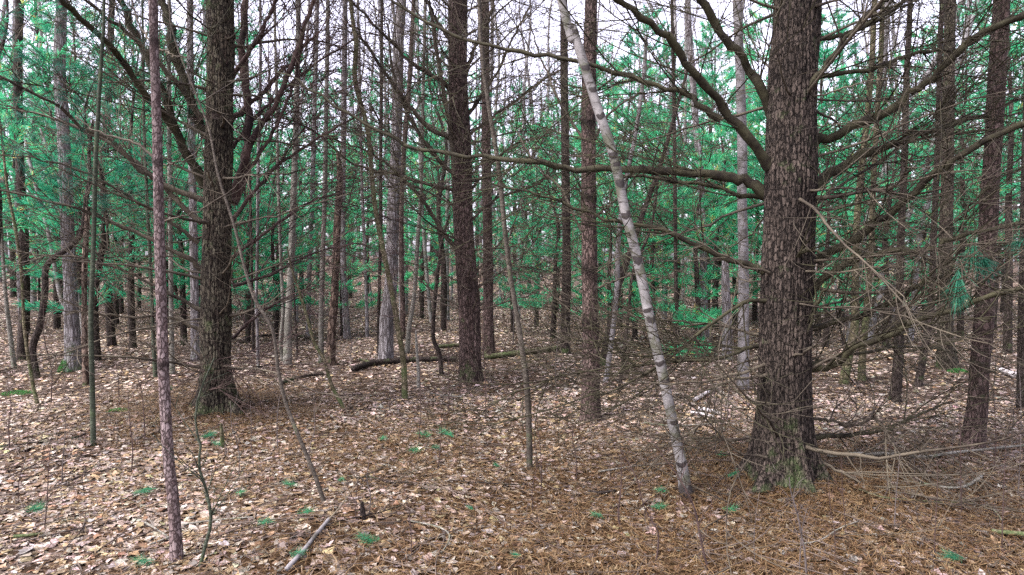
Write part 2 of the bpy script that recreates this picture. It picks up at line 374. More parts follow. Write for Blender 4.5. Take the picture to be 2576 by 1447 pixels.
M['twig_litter'] = twigmat('litter_twig_bark', (0.02, 0.013, 0.01), (0.11, 0.085, 0.065), 1.5)
M['limb'] = twigmat('mossy_limb_bark', (0.010, 0.007, 0.004), (0.04, 0.037, 0.018), 9.0)
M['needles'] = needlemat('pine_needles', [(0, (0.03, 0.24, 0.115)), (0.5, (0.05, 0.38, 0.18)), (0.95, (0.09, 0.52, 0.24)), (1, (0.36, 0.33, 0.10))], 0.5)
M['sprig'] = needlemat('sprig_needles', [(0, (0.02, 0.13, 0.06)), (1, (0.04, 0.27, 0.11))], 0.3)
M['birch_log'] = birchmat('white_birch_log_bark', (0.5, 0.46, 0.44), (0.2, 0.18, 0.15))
M['needles_dark'] = needlemat('shaded_pine_needles', [(0, (0.01, 0.09, 0.05)), (1, (0.02, 0.16, 0.085))], 0.3)  # darker copy of the pine needles, shade put into the colour
M['beech'] = needlemat('dry_beech_leaves', [(0, (0.45, 0.40, 0.24)), (1, (0.6, 0.55, 0.36))], 0.4)
M['dead_needles'] = needlemat('dead_needles', [(0, (0.16, 0.07, 0.03)), (1, (0.30, 0.16, 0.07))], 0.2)
M['moss'] = twigmat('moss_cushion', (0.02, 0.10, 0.02), (0.05, 0.20, 0.04), 30)

# ---------------------------------------------------------------- ground
def needle_mask(x, y):
    m = np.zeros_like(np.asarray(x, float))
    for bx, by, s, k in ((1.98, 4.75, 1.0, 1.0), (-3.1, 7.1, 0.9, 0.95), (3.0, 3.6, 1.5, 0.85), (0.5, 3.1, 1.0, 0.8), (1.2, 3.4, 1.0, 0.85), (-0.9, 3.1, 0.7, 0.6), (0.9, 5.2, 0.8, 0.6), (-0.9, 5.6, 1.0, 0.5), (0.4, 4.2, 0.9, 0.6), (0.5, 6.2, 0.6, 0.4)):
        m = np.maximum(m, k * np.exp(-((x - bx) ** 2 + (y - by) ** 2) / (2 * s * s)))
    return m
def axis(a, b, n, k): 
    u = np.linspace(-1, 1, n); v = np.sign(u) * (np.abs(u) ** k); return np.where(v < 0, -v * a, v * b)
gx = axis(-150, 150, 340, 2.6); gy = axis(-80, 220, 340, 2.6) 
gy = np.sort(gy); gx = np.sort(gx)
GX, GY = np.meshgrid(gx, gy + 5); GZ = hgt(GX, GY)
nxx = len(gx); nyy = len(gy); i, k = np.meshgrid(np.arange(nyy - 1), np.arange(nxx - 1), indexing='ij'); b0 = i * nxx + k
L_ = np.stack([b0, b0 + 1, b0 + nxx + 1, b0 + nxx], -1).reshape(-1, 4)
m, t, b = newmat('forest_floor', 0.95, 0.1); L = t.links.new
tc = node(t, 'ShaderNodeTexCoord')
wn = node(t, 'ShaderNodeTexNoise', Scale=9.0, Detail=4.0); L(tc.outputs['Object'], wn.inputs['Vector'])
wv = node(t, 'ShaderNodeVectorMath', operation='MULTIPLY_ADD'); wv.inputs[1].default_value = (0.12, 0.12, 0.12); L(wn.outputs['Color'], wv.inputs[0]); L(tc.outputs['Object'], wv.inputs[2])
v1 = node(t, 'ShaderNodeTexVoronoi', feature='F1', Scale=17.0); L(wv.outputs[0], v1.inputs['Vector'])
sp = node(t, 'ShaderNodeSeparateColor'); L(v1.outputs['Color'], sp.inputs[0])
r1 = ramp(t, [(0.0, (0.012, 0.008, 0.005)), (0.35, (0.04, 0.023, 0.014)), (0.6, (0.09, 0.06, 0.04)), (0.85, (0.15, 0.12, 0.1))]); L(sp.outputs[0], r1.inputs[0])
fn = node(t, 'ShaderNodeTexNoise', Scale=60.0, Detail=8.0, Roughness=0.75); L(tc.outputs['Object'], fn.inputs['Vector'])
r2 = ramp(t, [(0.3, (0.012, 0.008, 0.004)), (0.5, (0.045, 0.024, 0.010)), (0.72, (0.10, 0.058, 0.024))]); L(fn.outputs['Fac'], r2.inputs[0])
am = node(t, 'ShaderNodeAttribute', attribute_name='needle')
pn = node(t, 'ShaderNodeTexNoise', Scale=3.0, Detail=5.0); L(tc.outputs['Object'], pn.inputs['Vector'])
s1 = node(t, 'ShaderNodeMath', operation='ADD'); L(am.outputs['Fac'], s1.inputs[0]); L(pn.outputs['Fac'], s1.inputs[1])
r3 = ramp(t, [(0.5, (0.15, 0.15, 0.15)), (0.9, (1, 1, 1))]); L(s1.outputs[0], r3.inputs[0])
col = mixc(t, r3.outputs[0], r1.outputs[0], r2.outputs[0])
rf = ramp(t, [(0.3, (0.7, 0.7, 0.7)), (0.7, (1.25, 1.25, 1.25))]); L(fn.outputs['Fac'], rf.inputs[0]); col = mixc(t, 1.0, col, rf.outputs[0], 'MULTIPLY')
L(col, b.inputs['Base Color'])
hh = node(t, 'ShaderNodeMath', operation='MULTIPLY_ADD'); L(sp.outputs[1], hh.inputs[0]); hh.inputs[1].default_value = 0.6; L(fn.outputs['Fac'], hh.inputs[2])
bp = node(t, 'ShaderNodeBump', Strength=0.8, Distance=0.03); L(hh.outputs[0], bp.inputs['Height']); L(bp.outputs[0], b.inputs['Normal'])
M['floor'] = m
me = np_mesh('ground', np.stack([GX, GY, GZ], -1).reshape(-1, 3), L_.ravel(), np.full(len(L_), 4), attrs=[('needle', 'POINT', 'FLOAT', needle_mask(GX, GY))])
tag(link('ground', me, M['floor']), kind='structure')

# fallen leaves
def sector(n, y0, y1, power, margin=0.9):
    y = (y0 ** power + nr.random(n) * (y1 ** power - y0 ** power)) ** (1 / power)
    hw = 0.75 * y + margin; x = (nr.random(n) * 2 - 1) * hw
    return x, y
def normals(x, y):
    e = 0.05; return -(hgt(x + e, y) - hgt(x - e, y)) / (2 * e), -(hgt(x, y + e) - hgt(x, y - e)) / (2 * e)
PAL = np.array([(0.60, 0.50, 0.45), (0.50, 0.40, 0.36), (0.46, 0.34, 0.22), (0.36, 0.25, 0.15), (0.27, 0.155, 0.085), (0.66, 0.60, 0.57), (0.40, 0.36, 0.33), (0.15, 0.09, 0.06), (0.50, 0.42, 0.24)])
PW = np.array([0.22, 0.18, 0.16, 0.12, 0.09, 0.09, 0.06, 0.05, 0.03]); PW = PW / PW.sum()
def leaves(name, n, y0, y1, power, size, fine, label):
    x, y = sector(int(n * 1.5), y0, y1, power)
    keep = nr.random(len(x)) > needle_mask(x, y) ** 1.5 * 0.8
    patch = np.sin(x * 2.1 + 1.3 * np.sin(y * 1.7)) * np.cos(y * 1.9 + x) ; keep &= nr.random(len(x)) < 0.75 + 0.25 * patch
    x = x[keep][:n]; y = y[keep][:n]; n = len(x)
    # outline of a crumpled leaf: midrib v0..v4, left and right margins; some leaves are toothed maples, some narrow beech
    mid = np.array([(0, -0.55), (0, -0.2), (0, 0.1), (0, 0.35), (0, 0.62)])
    wl = np.array([0.0, 0.27, 0.36, 0.25, 0.0]); 
    U = np.zeros((n, 13, 3)); asp = nr.uniform(0.6, 1.35, n)
    curl = nr.normal(0.0, 0.45, n); bend = nr.normal(0, 0.25, n); fold = nr.normal(0.05, 0.22, n)
    if fine:
        pts = [(0, m_[1], 0.0) for m_ in mid] + [(-wl[k], mid[k][1] + 0.03, 1.0) for k in (1, 2, 3)] + [(wl[k], mid[k][1] + 0.03, 1.0) for k in (1, 2, 3)] + [(-0.40, -0.02, 1.2), (0.40, -0.02, 1.2)]
        base = np.array(pts)
        faces = [(0, 1, 5), (1, 2, 11, 5), (2, 6, 11), (2, 3, 7, 6), (3, 4, 7), (0, 8, 1), (1, 8, 12, 2), (2, 12, 9), (2, 9, 10, 3), (3, 10, 4)]
    else:
        base = np.array([(0, -0.5, 0), (0.33, 0, 1), (0, 0.5, 0), (-0.33, 0, 1)]); faces = [(0, 1, 2), (0, 2, 3)]
    K = len(base)
    U = np.repeat(base[None], n, 0); U[:, :, 0] *= asp[:, None]
    U[:, :, :2] += nr.normal(0, 0.095 if fine else 0.11, (n, K, 2))
    z = np.abs(U[:, :, 0]) * fold[:, None] + (U[:, :, 1] ** 2) * bend[:, None] + U[:, :, 0] * U[:, :, 1] * curl[:, None] + nr.normal(0, 0.035, (n, K))
    P = np.stack([U[:, :, 0], U[:, :, 1], z], -1)
    sz = size * nr.lognormal(0, 0.38, n); sz = np.minimum(sz, size * 1.8); P *= sz[:, None, None]
    a = nr.random(n) * 2 * np.pi; ca, sa = np.cos(a), np.sin(a)
    tx, ty = nr.normal(0, 0.11, n), nr.normal(0, 0.11, n)
    X = P[..., 0] * ca[:, None] - P[..., 1] * sa[:, None]; Y = P[..., 0] * sa[:, None] + P[..., 1] * ca[:, None]
    nx, ny = normals(x, y)
    Z = P[..., 2] + X * (tx - nx)[:, None] + Y * (ty - ny)[:, None]
    Z = Z + hgt(x, y)[:, None] + (-Z.min(axis=1) * 0.5 + nr.uniform(-0.004, 0.008, n))[:, None]
    V = np.stack([X + x[:, None], Y + y[:, None], Z], -1).reshape(-1, 3)
    b = np.arange(n) * K
    loops = np.concatenate([b[:, None] + np.array(f)[None] for f in faces], 1).ravel(); tot = np.tile([len(f) for f in faces], n)
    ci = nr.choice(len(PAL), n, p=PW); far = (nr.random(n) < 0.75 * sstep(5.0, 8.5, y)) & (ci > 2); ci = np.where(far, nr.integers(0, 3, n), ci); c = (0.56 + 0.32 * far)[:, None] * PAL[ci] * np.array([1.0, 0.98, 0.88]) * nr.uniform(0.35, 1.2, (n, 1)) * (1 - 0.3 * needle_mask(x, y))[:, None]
    c = np.clip(c * (1 + nr.normal(0, 0.05, (n, 3))), 0.01, 1)
    c4 = np.concatenate([c, np.ones((n, 1))], 1); c4 = np.repeat(c4, K, 0)
    me = np_mesh(name, V, loops, tot, smooth=False, attrs=[('leafcol', 'POINT', 'FLOAT_COLOR', c4)])
    return tag(link(name, me, M['leaf']), label, 'leaf litter', kind='stuff')
m, t, b = newmat('dry_leaf', 0.6, 0.3); L = t.links.new
a = node(t, 'ShaderNodeAttribute', attribute_name='leafcol'); tc = node(t, 'ShaderNodeTexCoord')
n1 = node(t, 'ShaderNodeTexNoise', Scale=45.0, Detail=4.0, Roughness=0.7); L(tc.outputs['Object'], n1.inputs['Vector'])
r1 = ramp(t, [(0.35, (0.72, 0.68, 0.62)), (0.6, (1.05, 1.05, 1.05))]); L(n1.outputs['Fac'], r1.inputs[0])
L(mixc(t, 1.0, a.outputs['Color'], r1.outputs[0], 'MULTIPLY'), b.inputs['Base Color']); M['leaf'] = m
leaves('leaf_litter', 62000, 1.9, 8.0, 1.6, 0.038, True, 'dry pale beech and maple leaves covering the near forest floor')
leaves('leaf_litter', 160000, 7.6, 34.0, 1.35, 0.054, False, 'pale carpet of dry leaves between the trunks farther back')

# fallen needles: thin curved orange-brown strips
def needle_litter(name, n, label):
    x, y = sector(n * 4, 1.9, 9.5, 1.5); mk = needle_mask(x, y)
    pch = 0.5 + 0.5 * np.sin(x * 3.1 + np.sin(y * 2.3) * 2) * np.sin(y * 2.7 + np.cos(x * 1.9) * 2)
    keep = nr.random(len(x)) < np.clip(mk ** 1.5 * 0.8 + 0.10 * pch, 0, 1); x = x[keep][:n]; y = y[keep][:n]; n = len(x)
    a = nr.random(n) * 2 * np.pi; L_ = nr.uniform(0.05, 0.11, n); cv = nr.normal(0, 0.5, n); wd = nr.uniform(0.0009, 0.0019, n)
    V = []
    for u in (-0.5, 0.0, 0.5):
        aa = a + cv * u; px = x + np.cos(a + cv * u * 0.5) * u * L_; py = y + np.sin(a + cv * u * 0.5) * u * L_
        z = hgt(px, py) + 0.006 + nr.random(n) * 0.03
        V += [np.stack([px - np.sin(aa) * wd, py + np.cos(aa) * wd, z], -1), np.stack([px + np.sin(aa) * wd, py - np.cos(aa) * wd, z + 0.001], -1)]
    V = np.stack(V, 1).reshape(-1, 3); b = (np.arange(n) * 6)[:, None]
    loops = np.concatenate([b + np.array([0, 1, 3, 2])[None], b + np.array([2, 3, 5, 4])[None]], 1).ravel()
    me = np_mesh(name, V, loops, np.full(2 * n, 4), smooth=False, attrs=[('tint', 'POINT', 'FLOAT', np.repeat(nr.random(n), 6))])
    tag(link(name, me, M['straw']), label, 'needle litter', kind='stuff')
M['straw'] = needlemat('fallen_needles', [(0, (0.03, 0.016, 0.006)), (0.6, (0.12, 0.057, 0.020)), (1, (0.20, 0.125, 0.055))], 0.05)
needle_litter('needle_litter', 100000, 'orange brown pine needles spread over the floor under the big pines')

# loose twig litter
T = Tubes(); x, y = sector(4200, 2.0, 18.0, 1.2)
for X, Y in zip(x, y):
    L0 = rnd.uniform(0.12, 0.7); a = rnd.random() * 6.283; d = Vector((math.cos(a), math.sin(a), 0)); p = Vector((X, Y, 0)); P = arc(p, d, L0, 6, rnd.uniform(0, 0.7), 0.1, rnd, perp(d)); 
    r0 = rnd.uniform(0.0018, 0.006)
    for q in P: q.z = float(hgt(q.x, q.y)) + 0.015 + abs(q.z) * 0.25
    T.add(P, [r0 * (1 - 0.1 * i) for i in range(6)], 4)
tag(T.build('twig_litter', M['twig_litter']), 'small dead twigs strewn all over the leaf litter', 'twig litter', kind='stuff')
OCC = []      # where hand-placed trunks stand

# ---------------------------------------------------------------- hand-placed trees
def stem_pts(px, Y0, lean=0.0, extra=6.0):
    """trunk points through the given picture points at depth Y0 (+lean towards the top), carried on above the frame"""
    out = []
    g = ground(px[0][0], px[0][1]) if Y0 is None else None
    Yb = g.y if g is not None else Y0
    n = len(px)
    for i, (x, y) in enumerate(px): out.append(at(x, y, Yb + lean * i / (n - 1)))
    if px[-1][1] <= 20 and extra:
        d = (out[-1] - out[-2]).normalized(); d = (d + Vector((0, 0, 0.6))).normalized(); out.append(out[-1] + d * extra * 0.5); out.append(out[-1] + d * extra * 0.5)
    out[0].z -= 0.04
    return out, Yb
def pxr(wpx, Y): return wpx * 0.5 / F0 * Y
def cylinder_tree(name, label, cat, px, wpx, mat, Y=None, lean=0.0, group=None, flare=0.0, sides=18, n=60, marks=None, rough=0.05, extra=6.0, roots=5, seed=None, forks=0, ridge=None):
    pts, Yb = stem_pts(px, Y, lean, extra); base = Vector((pts[0].x, pts[0].y, float(hgt(pts[0].x, pts[0].y))))
    rt = root(name, base, label, cat, group)
    ox = 1 / math.sqrt(1 + ((px[len(px) // 2][0] - 1288) / F0) ** 2); rad = [pxr(w_, Yb) * ox for w_ in wpx]
    if len(pts) > len(px): rad = list(np.interp(np.linspace(0, 1, len(px)), np.linspace(0, 1, len(rad)), rad)) + [rad[-1] * 0.8, rad[-1] * 0.45]
    trunk_mesh('trunk', pts, rad, sides, n, mat, rt, base, rough, flare, roots, marks, rnd.random() * 20 if seed is None else seed, ridge=ridge)
    OCC.append((base.x, base.y))
    return rt, base, pts, Yb, rad
def on_trunk(pts, z):
    for a, b in zip(pts, pts[1:]):
        if a.z <= z <= b.z: return a.lerp(b, (z - a.z) / (b.z - a.z))
    return pts[-1] if z > pts[-1].z else pts[0]
def px_limb(tree, base, px, Y0, Y1, w0, w1, mat, **kw):
    n = len(px); pts = [at(x, y, Y0 + (Y1 - Y0) * (i / (n - 1)) ** 1.2) for i, (x, y) in enumerate(px)]
    return limb(tree, base, pts, pxr(w0, Y0), pxr(w1, Y1), mat, **kw)
def whorls(tree, base, pts, z0, z1, step, ring, Lr, elev, mat, seed, rfun, r0=(0.006, 0.014), keep=None, **kw):
    """rings of dead branches up a pine trunk"""
    r = random.Random(seed); z = z0
    while z < z1:
        a0 = r.random() * 6.283
        for k in range(ring):
            a = a0 + k * 6.283 / ring + r.uniform(-0.4, 0.4)
            if keep and not keep(a, z): continue
            p = on_trunk(pts, z + r.uniform(-0.06, 0.06)); rr = rfun(z) * 0.8
            e = r.uniform(*elev); d = Vector((math.cos(a) * math.cos(e), math.sin(a) * math.cos(e), math.sin(e)))
            L0 = r.uniform(*Lr); P = arc(p + Vector((math.cos(a), math.sin(a), 0)) * rr, d, L0, 7, r.uniform(-0.3, 0.8), 0.12, r, Vector((0, 0, 0.8)))
            limb(tree, base, P, r.uniform(*r0), 0.0022, mat, name='branch', r=r, n=12, sides=5, **kw)
        z += step * r.uniform(0.75, 1.25)

# the big pine on the right
PX4 = [(1967, 1198), (1972, 1000), (1977, 800), (1984, 600), (1988, 450), (1990, 300), (1997, 150), (2007, 0)]
t4, b4, p4, Y4, r4 = cylinder_tree('pine_tree', 'thickest dark brown pine right of centre with many bare spreading limbs', 'pine tree', PX4,
    [144, 134, 131, 129, 136, 126, 122, 118], M['pine_dark'], lean=0.15, flare=0.95, ridge=(30, 0.014), sides=200, n=620, rough=0.035, roots=6, seed=2.0)
TO, TP, TG, LM = M['twig_olive'], M['twig_purple'], M['twig_grey'], M['limb']
for px, Y0, Y1, w0, w1, kw in [
    ([(1930, 488), (1885, 462), (1850, 452), (1760, 436), (1650, 430), (1540, 426), (1460, 427), (1380, 416), (1290, 405), (1210, 392), (1100, 383), (1000, 352), (900, 300), (800, 235), (720, 185)], 4.9, 5.5, 25, 4, dict(start=0.08, n=40, lat=0.3, per=2)),
    ([(1930, 500), (1850, 488), (1790, 470), (1640, 447), (1560, 440)], 5.0, 5.3, 12, 6, {}),
    ([(1935, 420), (1870, 330), (1800, 250), (1740, 170), (1680, 90), (1600, 35), (1540, -20)], 4.8, 4.3, 23, 13, {}),
    ([(1945, 300), (1885, 175), (1820, 90), (1765, 0), (1730, -60)], 4.9, 4.7, 21, 16, {}),
    ([(1920, 684), (1800, 640), (1700, 592), (1600, 566), (1520, 550), (1410, 510), (1330, 485), (1230, 462)], 4.8, 4.9, 13, 4, {}),
    ([(1812, 300), (1760, 262), (1740, 245), (1680, 225), (1600, 200), (1500, 165), (1420, 150), (1330, 135), (1230, 115), (1150, 90), (1060, 50), (990, 0)], 4.7, 5.0, 14, 6, dict(n=30)),
    ([(2045, 360), (2106, 338), (2237, 275), (2308, 217), (2363, 177), (2444, 101), (2545, 45), (2620, 20)], 5.0, 4.4, 23, 12, {}),
    ([(2045, 466), (2116, 419), (2187, 386), (2292, 348), (2393, 313), (2480, 290), (2560, 250)], 5.0, 5.6, 25, 6, {}),
    ([(2220, 372), (2247, 361), (2343, 343), (2469, 328), (2600, 316)], 5.1, 5.0, 10, 5, {}),
    ([(2030, 660), (2116, 620), (2202, 565), (2252, 525), (2328, 454), (2393, 404), (2520, 333), (2620, 295)], 5.0, 4.2, 20, 13, {}),
    ([(2035, 742), (2091, 691), (2141, 656), (2202, 641), (2252, 630), (2343, 630), (2393, 600), (2494, 575), (2600, 555)], 4.8, 4.3, 17, 9, {}),
    ([(2025, 830), (2111, 808), (2207, 780), (2282, 742), (2330, 705), (2420, 680), (2520, 630)], 4.9, 4.6, 14, 7, {}),
    ([(2025, 934), (2065, 928), (2096, 919), (2131, 888), (2171, 863), (2242, 838), (2323, 798), (2424, 772), (2494, 747), (2600, 712)], 4.8, 4.0, 16, 11, {}),
    ([(2030, 925), (2060, 910), (2192, 883), (2292, 873), (2400, 880)], 5.0, 5.4, 11, 4, {}),
    ([(2035, 1052), (2091, 1057), (2141, 1070), (2202, 1048)], 4.9, 4.8, 8, 7, dict(lat=0.2, lvl=1)),
    ([(2202, 1048), (2235, 1100), (2258, 1150)], 4.8, 4.6, 7, 4, dict(lat=0.2, lvl=1)),
    ([(2040, 1103), (2141, 1093), (2232, 1080), (2318, 1040), (2368, 1020)], 4.9, 5.1, 10, 5, {}),
    ([(2010, 1134), (2091, 1176), (2171, 1221), (2207, 1267), (2217, 1300)], 4.75, 4.25, 9, 3, {}),
    ([(1992, 290), (2035, 222), (2091, 146), (2141, 86), (2192, 30), (2240, -10)], 4.75, 4.5, 14, 8, {}),
    ([(2055, 100), (2131, 86), (2217, 45), (2272, 0)], 5.0, 4.9, 12, 8, {}),
    ([(2055, 190), (2192, 174), (2262, 146), (2323, 131), (2444, 111), (2545, 40)], 5.0, 5.3, 11, 5, {}),
    ([(1940, 755), (1889, 757), (1832, 783), (1782, 818), (1732, 863), (1696, 893), (1646, 929), (1575, 969), (1484, 999), (1252, 1065)], 4.75, 4.5, 10, 3, dict(n=28)),
    ([(1930, 868), (1889, 873), (1807, 903), (1706, 911), (1631, 916), (1505, 929), (1353, 964), (1273, 999)], 4.8, 4.9, 10, 3, dict(n=26)),
    ([(1930, 945), (1889, 949), (1807, 969), (1780, 1010), (1767, 1060), (1700, 1110)], 4.7, 4.4, 8, 3, {}),
    ([(1940, 845), (1889, 838), (1807, 818), (1671, 805), (1560, 790)], 4.9, 5.2, 8, 3, {}),
    ([(1935, 1112), (1889, 1110), (1757, 1100), (1630, 1090)], 4.8, 5.3, 7, 3, {}),
    ([(1935, 1150), (1860, 1140), (1800, 1080), (1740, 1020)], 4.6, 4.3, 7, 3, {}),
    ([(1960, 505), (2040, 480), (2130, 474), (2230, 482), (2330, 500)], 4.75, 4.3, 7, 3, {}),
    ([(1965, 700), (2000, 655), (2030, 628), (2080, 640)], 4.7, 4.5, 10, 6, dict(lat=0.15)),
    ([(1960, 900), (2010, 870), (2045, 800), (2065, 745), (2100, 700)], 4.7, 4.5, 10, 5, {}),
    ]:
    px_limb(t4, b4, px, Y0, Y1, w0, w1, LM if w0 > 9 else TO, **({**dict(per=2.7, tr=0.0034, ll=(0.45, 1.5), lat=0.24), **kw}))
def r4f(z): return 0.19
whorls(t4, b4, p4, 0.35, 3.6, 0.7, 4, (0.6, 1.6), (-0.25, 0.35), TO, 5, r4f, keep=lambda a, z: True, lat=0.2, per=2, ll=(0.2, 0.7), lvl=1, tr=0.0032)
whorls(t4, b4, p4, 0.8, 3.9, 0.42, 5, (1.2, 2.6), (-0.2, 0.5), TO, 55, r4f, r0=(0.005, 0.010), keep=lambda a, z: math.cos(a) > 0.15, lat=0.24, per=2, ll=(0.4, 1.3), lvl=2, tr=0.0036)
tips = []
whorls(t4, b4, p4, 4.4, 9.0, 0.5, 6, (1.8, 3.2), (-0.1, 0.35), TO, 6, lambda z: 0.1, r0=(0.02, 0.03), tips=tips, lat=0.4, per=3, lvl=1)
needles('crown', [(p, d, 0.13, 14) for p, d in tips if p.z > 3.9 + max(0, (p.y - 5) * 0.45)][:2600], M['needles_dark'], t4, b4, droop=0.3)  # unseen crown above the frame, added to shade the ground on the right
# hanging green tufts on the right-hand limbs
for n_, tf in enumerate([[(at(2440, 650, 4.3), Vector((-0.4, -0.3, -0.7)), 0.13, 130)], [(at(2480, 665, 4.3), Vector((0.3, -0.3, -0.7)), 0.14, 130)], [(at(2410, 730, 4.05), Vector((-0.2, -0.3, -0.9)), 0.15, 170)], [(at(2562, 610, 4.3), Vector((-0.5, 0, -0.3)), 0.1, 90)]]):
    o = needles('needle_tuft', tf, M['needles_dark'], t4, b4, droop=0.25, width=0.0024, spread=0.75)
    Tt = Tubes(); q = tf[0][0]; Tt.add(arc(q + Vector((0.05, 0.05, 0.16)), Vector((0, 0, -1)), 0.17, 5, 0.3, 0.05), [0.004] * 5, 5); Tt.build('branch', TO, t4, b4)
mo = Tubes()

# the big pine on the left
PX2 = [(545, 1026), (543, 900), (545, 700), (547, 500), (553, 300), (556, 100), (553, 0)]
t2, b2, p2, Y2, r2_ = cylinder_tree('pine_tree', 'big dark pine left of centre with steep limbs rising on both sides', 'pine tree', PX2,
    [86, 74, 76, 70, 66, 68, 70], M['pine_left'], flare=0.95, ridge=(26, 0.012), sides=160, n=480, rough=0.05, roots=5, seed=5.5)
tips = []
for px, Y0, Y1, w0, w1, kw in [
    ([(515, 470), (454, 353), (409, 282), (375, 250), (313, 166), (272, 111), (202, 45), (140, -10)], 7.1, 5.6, 19, 10, {}),
    ([(518, 470), (460, 372), (415, 255), (373, 151), (323, 45), (300, -10)], 7.1, 6.8, 18, 12, {}),
    ([(522, 350), (484, 262), (449, 151), (420, 40), (403, -10)], 7.2, 7.2, 24, 16, {}),
    ([(515, 505), (424, 469), (353, 429), (282, 353), (202, 318), (151, 267), (76, 232), (-20, 180)], 7.0, 5.9, 12, 5, dict(tips=tips)),
    ([(508, 560), (454, 514), (414, 474), (353, 420), (260, 350), (140, 300), (20, 270)], 7.1, 6.8, 12, 4, dict(tips=tips)),
    ([(505, 675), (454, 640), (353, 590), (252, 545), (151, 510), (0, 479)], 7.1, 6.4, 12, 4, dict(tips=tips)),
    ([(505, 780), (430, 740), (330, 690), (210, 650), (60, 640)], 7.1, 6.6, 9, 3, {}),
    ([(505, 830), (430, 800), (333, 798), (250, 790), (150, 780)], 7.0, 6.3, 8, 3, {}),
    ([(585, 510), (610, 444), (625, 323), (620, 227), (613, 151), (618, -10)], 7.2, 7.3, 20, 14, {}),
    ([(580, 303), (625, 267), (671, 222), (740, 150), (800, 80)], 7.2, 7.4, 14, 6, {}),
    ([(585, 495), (651, 323), (687, 272), (730, 180), (770, 60), (790, -10)], 7.2, 6.8, 15, 8, {}),
    ([(585, 372), (640, 300), (690, 250), (780, 170), (900, 90)], 7.3, 7.8, 9, 4, {}),
    ([(580, 565), (640, 480), (720, 400), (830, 330), (900, 290)], 7.3, 7.7, 10, 4, {}),
    ([(585, 650), (660, 590), (760, 520), (860, 480)], 7.2, 7.6, 9, 3, {}),
    ([(585, 720), (680, 690), (780, 640), (900, 610)], 7.2, 7.9, 8, 3, {}),
    ([(580, 850), (640, 800), (700, 760), (790, 720)], 7.2, 7.0, 8, 3, {}),
    ([(500, 610), (400, 540), (300, 480), (180, 420), (60, 390)], 7.0, 6.0, 9, 3, dict(tips=tips)),
    ([(510, 300), (440, 200), (350, 110), (250, 30), (180, -30)], 7.1, 6.0, 13, 6, dict(tips=tips)),
    ([(580, 200), (640, 110), (690, 20), (700, -30)], 7.2, 6.9, 12, 7, {}),
    ([(540, 840), (520, 900), (600, 940), (700, 930)], 7.0, 6.6, 5, 2, {}),
    ([(548, 900), (500, 950), (560, 985)], 6.95, 6.7, 5, 2, {}),
    ([(620, 440), (690, 330), (740, 200), (760, 90)], 7.2, 7.0, 9, 4, {}),
    ]:
    px_limb(t2, b2, px, Y0, Y1, w0, w1, LM if (w0 > 17 and px[-1][0] < 550) else (TP if px[-1][0] > 550 else TO), **({**dict(per=2.6, tr=0.0034, ll=(0.5, 1.7), lat=0.24), **kw}))
whorls(t2, b2, p2, 0.5, 5.2, 0.45, 5, (0.7, 2.2), (-0.15, 0.5), TO, 15, lambda z: 0.15, lat=0.22, per=2, ll=(0.3, 0.8), lvl=1, tr=0.003)
r9 = random.Random(4)
tf = [(p, d, 0.12, 26) for p, d in tips if (p.x < -3.2 and p.z > 2.0 and r9.random() < 0.33)]
needles('crown', tf, M['needles_dark'], t2, b2, droop=0.15, width=0.003)
tips = []
whorls(t2, b2, p2, 5.4, 9.0, 0.6, 5, (1.5, 2.6), (-0.1, 0.4), TO, 16, lambda z: 0.1, r0=(0.02, 0.03), tips=tips, lat=0.4, per=3, lvl=1)
needles('crown', [(p, d, 0.12, 12) for p, d in tips if p.z > 4.9][:1800], M['needles_dark'], t2, b2, droop=0.3)  # upper crown out of view, added for its shade on the left
needles('needle_tuft', [(at(528, 92, 6.9), Vector((0, -0.6, 0.3)), 0.08, 130)], M['needles'], t2, b2, width=0.003, spread=1.2)
needles('dead_needle_tuft', [(at(555, 262, 6.95), Vector((0.1, -0.3, -0.7)), 0.11, 70), (at(570, 285, 6.95), Vector((0.1, -0.3, -0.7)), 0.11, 50)], M['dead_needles'], t2, b2, droop=0.2, width=0.0025, spread=0.6)

